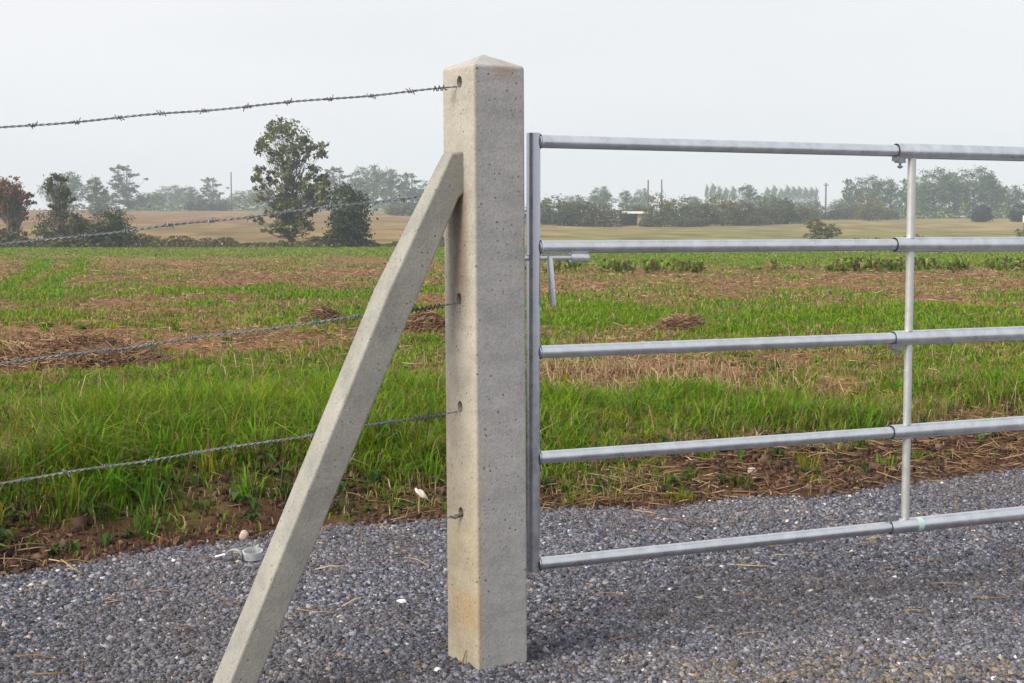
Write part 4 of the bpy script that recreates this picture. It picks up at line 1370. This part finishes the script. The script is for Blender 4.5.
def pole(px, Y, top, label, rad, arm=True):
    x = (px - CX) / FPX * Y; z = float(gz(x, Y)); zt = at(px, top, Y).z
    r = empty('utility_pole', (x, Y, z)); tag(r, label, 'utility pole', 'wooden poles behind the hedges')
    mb = MB(); mb.tube([(0, 0, -.3), (0, 0, zt - z)], [rad, rad * .75], 10); mb.build('shaft', M_POLE, r)
    if arm:
        mb = MB(); mb.box((0, -rad, zt - z - .5), (.55, 0, 0), (0, .06, 0), (0, 0, .07)); mb.build('crossarm', M_POLE, r, smooth=False)
        for sx in (-.45, .45):
            mb = MB(); mb.tube([(sx, -rad, zt - z - .43), (sx, -rad, zt - z - .18)], [.05, .035], 8); mb.build('insulator', M_POLE, r)


pole(647.5, 292, 180, 'left one of the twin poles above the shed, seen down to the roof', .17, False)
pole(661, 330, 179.5, 'right one of the twin poles, rising out of the yellow-green bush', .19, False)
pole(824.5, 345, 183, 'single dark pole left of the right wood', .22, True)
pole(232.5, 420, 172, 'thin pale pole beyond the left field near the tall open tree', .20, False)

Y = 262
x0, x1 = hx(617, Y)[0], hx(648.5, Y)[0]
zb0 = float(gz((x0 + x1) / 2, Y)); zr = at(632, 213.5, Y).z
sh = empty('shed', ((x0 + x1) / 2, Y, zb0)); tag(sh, 'low shed with flat white roof and dark open front among the hedge bushes', 'shed')
wd, hh = x1 - x0, zr - zb0
mb = MB(); mb.box((wd * .28, 0, hh * .5 - .2), (wd * .16, 0, 0), (0, 1.6, 0), (0, 0, hh * .5 + .2)); mb.box((-wd * .46, 0, hh * .5 - .2), (.12, 0, 0), (0, 1.6, 0), (0, 0, hh * .5 + .2)); mb.box((0, 1.75, hh * .5 - .2), (wd * .46, 0, 0), (0, .1, 0), (0, 0, hh * .5 + .19))
mb.build('wall', M_SHEDW, sh, smooth=False)
mb = MB(); mb.box((-wd * .12, .8, hh * .4), (wd * .22, 0, 0), (0, .06, 0), (0, 0, hh * .42)); mb.build('shade_panel', M_SHADE, sh, smooth=False)  # near-black panel inside the open front, painted in place of shade
mb = MB(); mb.box((0, -.1, hh + .16), (wd * .52, 0, 0), (0, 2.1, 0), (0, 0, .19)); mb.build('roof', M_SHEDR, sh, smooth=False)

Y = 190
x = hx(1022.5, Y)[0]; z = float(gz(x, Y)); zt = at(1022, 215.5, Y).z
mk = empty('marker_post', (x, Y, z)); tag(mk, 'small white marker board on a post at the right frame edge', 'marker post')
mb = MB(); mb.box((0, 0, (zt - z) * .5 - .1), (.05, 0, 0), (0, .05, 0), (0, 0, (zt - z) * .5 + .1)); mb.build('shaft', M_POLE, mk, smooth=False)
mb = MB(); mb.box((.12, -.07, zt - z - .42), (.30, 0, 0), (0, .015, 0), (0, 0, .42)); mb.build('board', M_WHITE, mk, smooth=False)

# ------------------------------------------------------------------ haze
mb = MB(); mb.box((0, 440, 24), (650, 0, 0), (0, 480, 0), (0, 0, 27.5))
m = bpy.data.materials.new('haze_air'); m.use_nodes = True
nt = m.node_tree; nt.nodes.remove(nt.nodes['Principled BSDF'])
pv = N(nt, 'ShaderNodeVolumePrincipled')
pv.inputs['Color'].default_value = (.74, .86, 1.0, 1)
pv.inputs['Density'].default_value = .00068
pv.inputs['Anisotropy'].default_value = 0.0
nt.links.new(pv.outputs[0], nt.nodes['Material Output'].inputs['Volume'])
hz = mb.build('haze', m, None, smooth=False); tag(hz, 'pale autumn haze over the fields', None, None, 'stuff')

# ------------------------------------------------------------------ light
EL, AZ = R(36), R(-130)                  # azimuth from +Y, clockwise: sun from the left and a little behind
to_sun = Vector((math.sin(AZ) * math.cos(EL), math.cos(AZ) * math.cos(EL), math.sin(EL)))
sl = bpy.data.lights.new('sun', 'SUN'); sl.energy = 4.3; sl.angle = R(36); sl.color = (1, .93, .82)
so = bpy.data.objects.new('sun', sl); COL.objects.link(so)
so.rotation_euler = (-to_sun).to_track_quat('-Z', 'Y').to_euler()
so.location = (-20, -5, 30)
W = bpy.data.worlds.new('World'); S.world = W; W.use_nodes = True
nt = W.node_tree
bg = nt.nodes['Background']; bg.inputs['Strength'].default_value = .10
sky = N(nt, 'ShaderNodeTexSky'); sky.sky_type = 'NISHITA'; sky.sun_disc = False
sky.sun_elevation = EL; sky.sun_rotation = AZ; sky.dust_density = 3.0
tc = N(nt, 'ShaderNodeTexCoord')
mp = N(nt, 'ShaderNodeMapping'); mp.inputs['Scale'].default_value = (1.2, 1.2, 5)
nt.links.new(tc.outputs['Generated'], mp.inputs['Vector'])
nz = N(nt, 'ShaderNodeTexNoise', Scale=1.6, Detail=5.0, Roughness=.55)
nt.links.new(mp.outputs[0], nz.inputs['Vector'])
rc = ramp(nt, [(.3, (7.45, 7.45, 7.7)), (.7, (8.35, 8.3, 8.35))])
nt.links.new(nz.outputs['Fac'], rc.inputs['Fac'])
c = mix(nt, 'MIX', .93, sky.outputs['Color'], rc.outputs['Color'])
nt.links.new(c, bg.inputs['Color'])

S.render.engine = 'CYCLES'
S.cycles.use_denoising = True
S.cycles.max_bounces = 6
S.cycles.diffuse_bounces = 3
S.cycles.glossy_bounces = 3
S.cycles.transmission_bounces = 3
S.cycles.volume_bounces = 1
S.view_settings.view_transform = 'Standard'
S.view_settings.look = 'None'
S.view_settings.exposure = 0.24
S.view_settings.gamma = 1
S.view_settings.use_curve_mapping = False
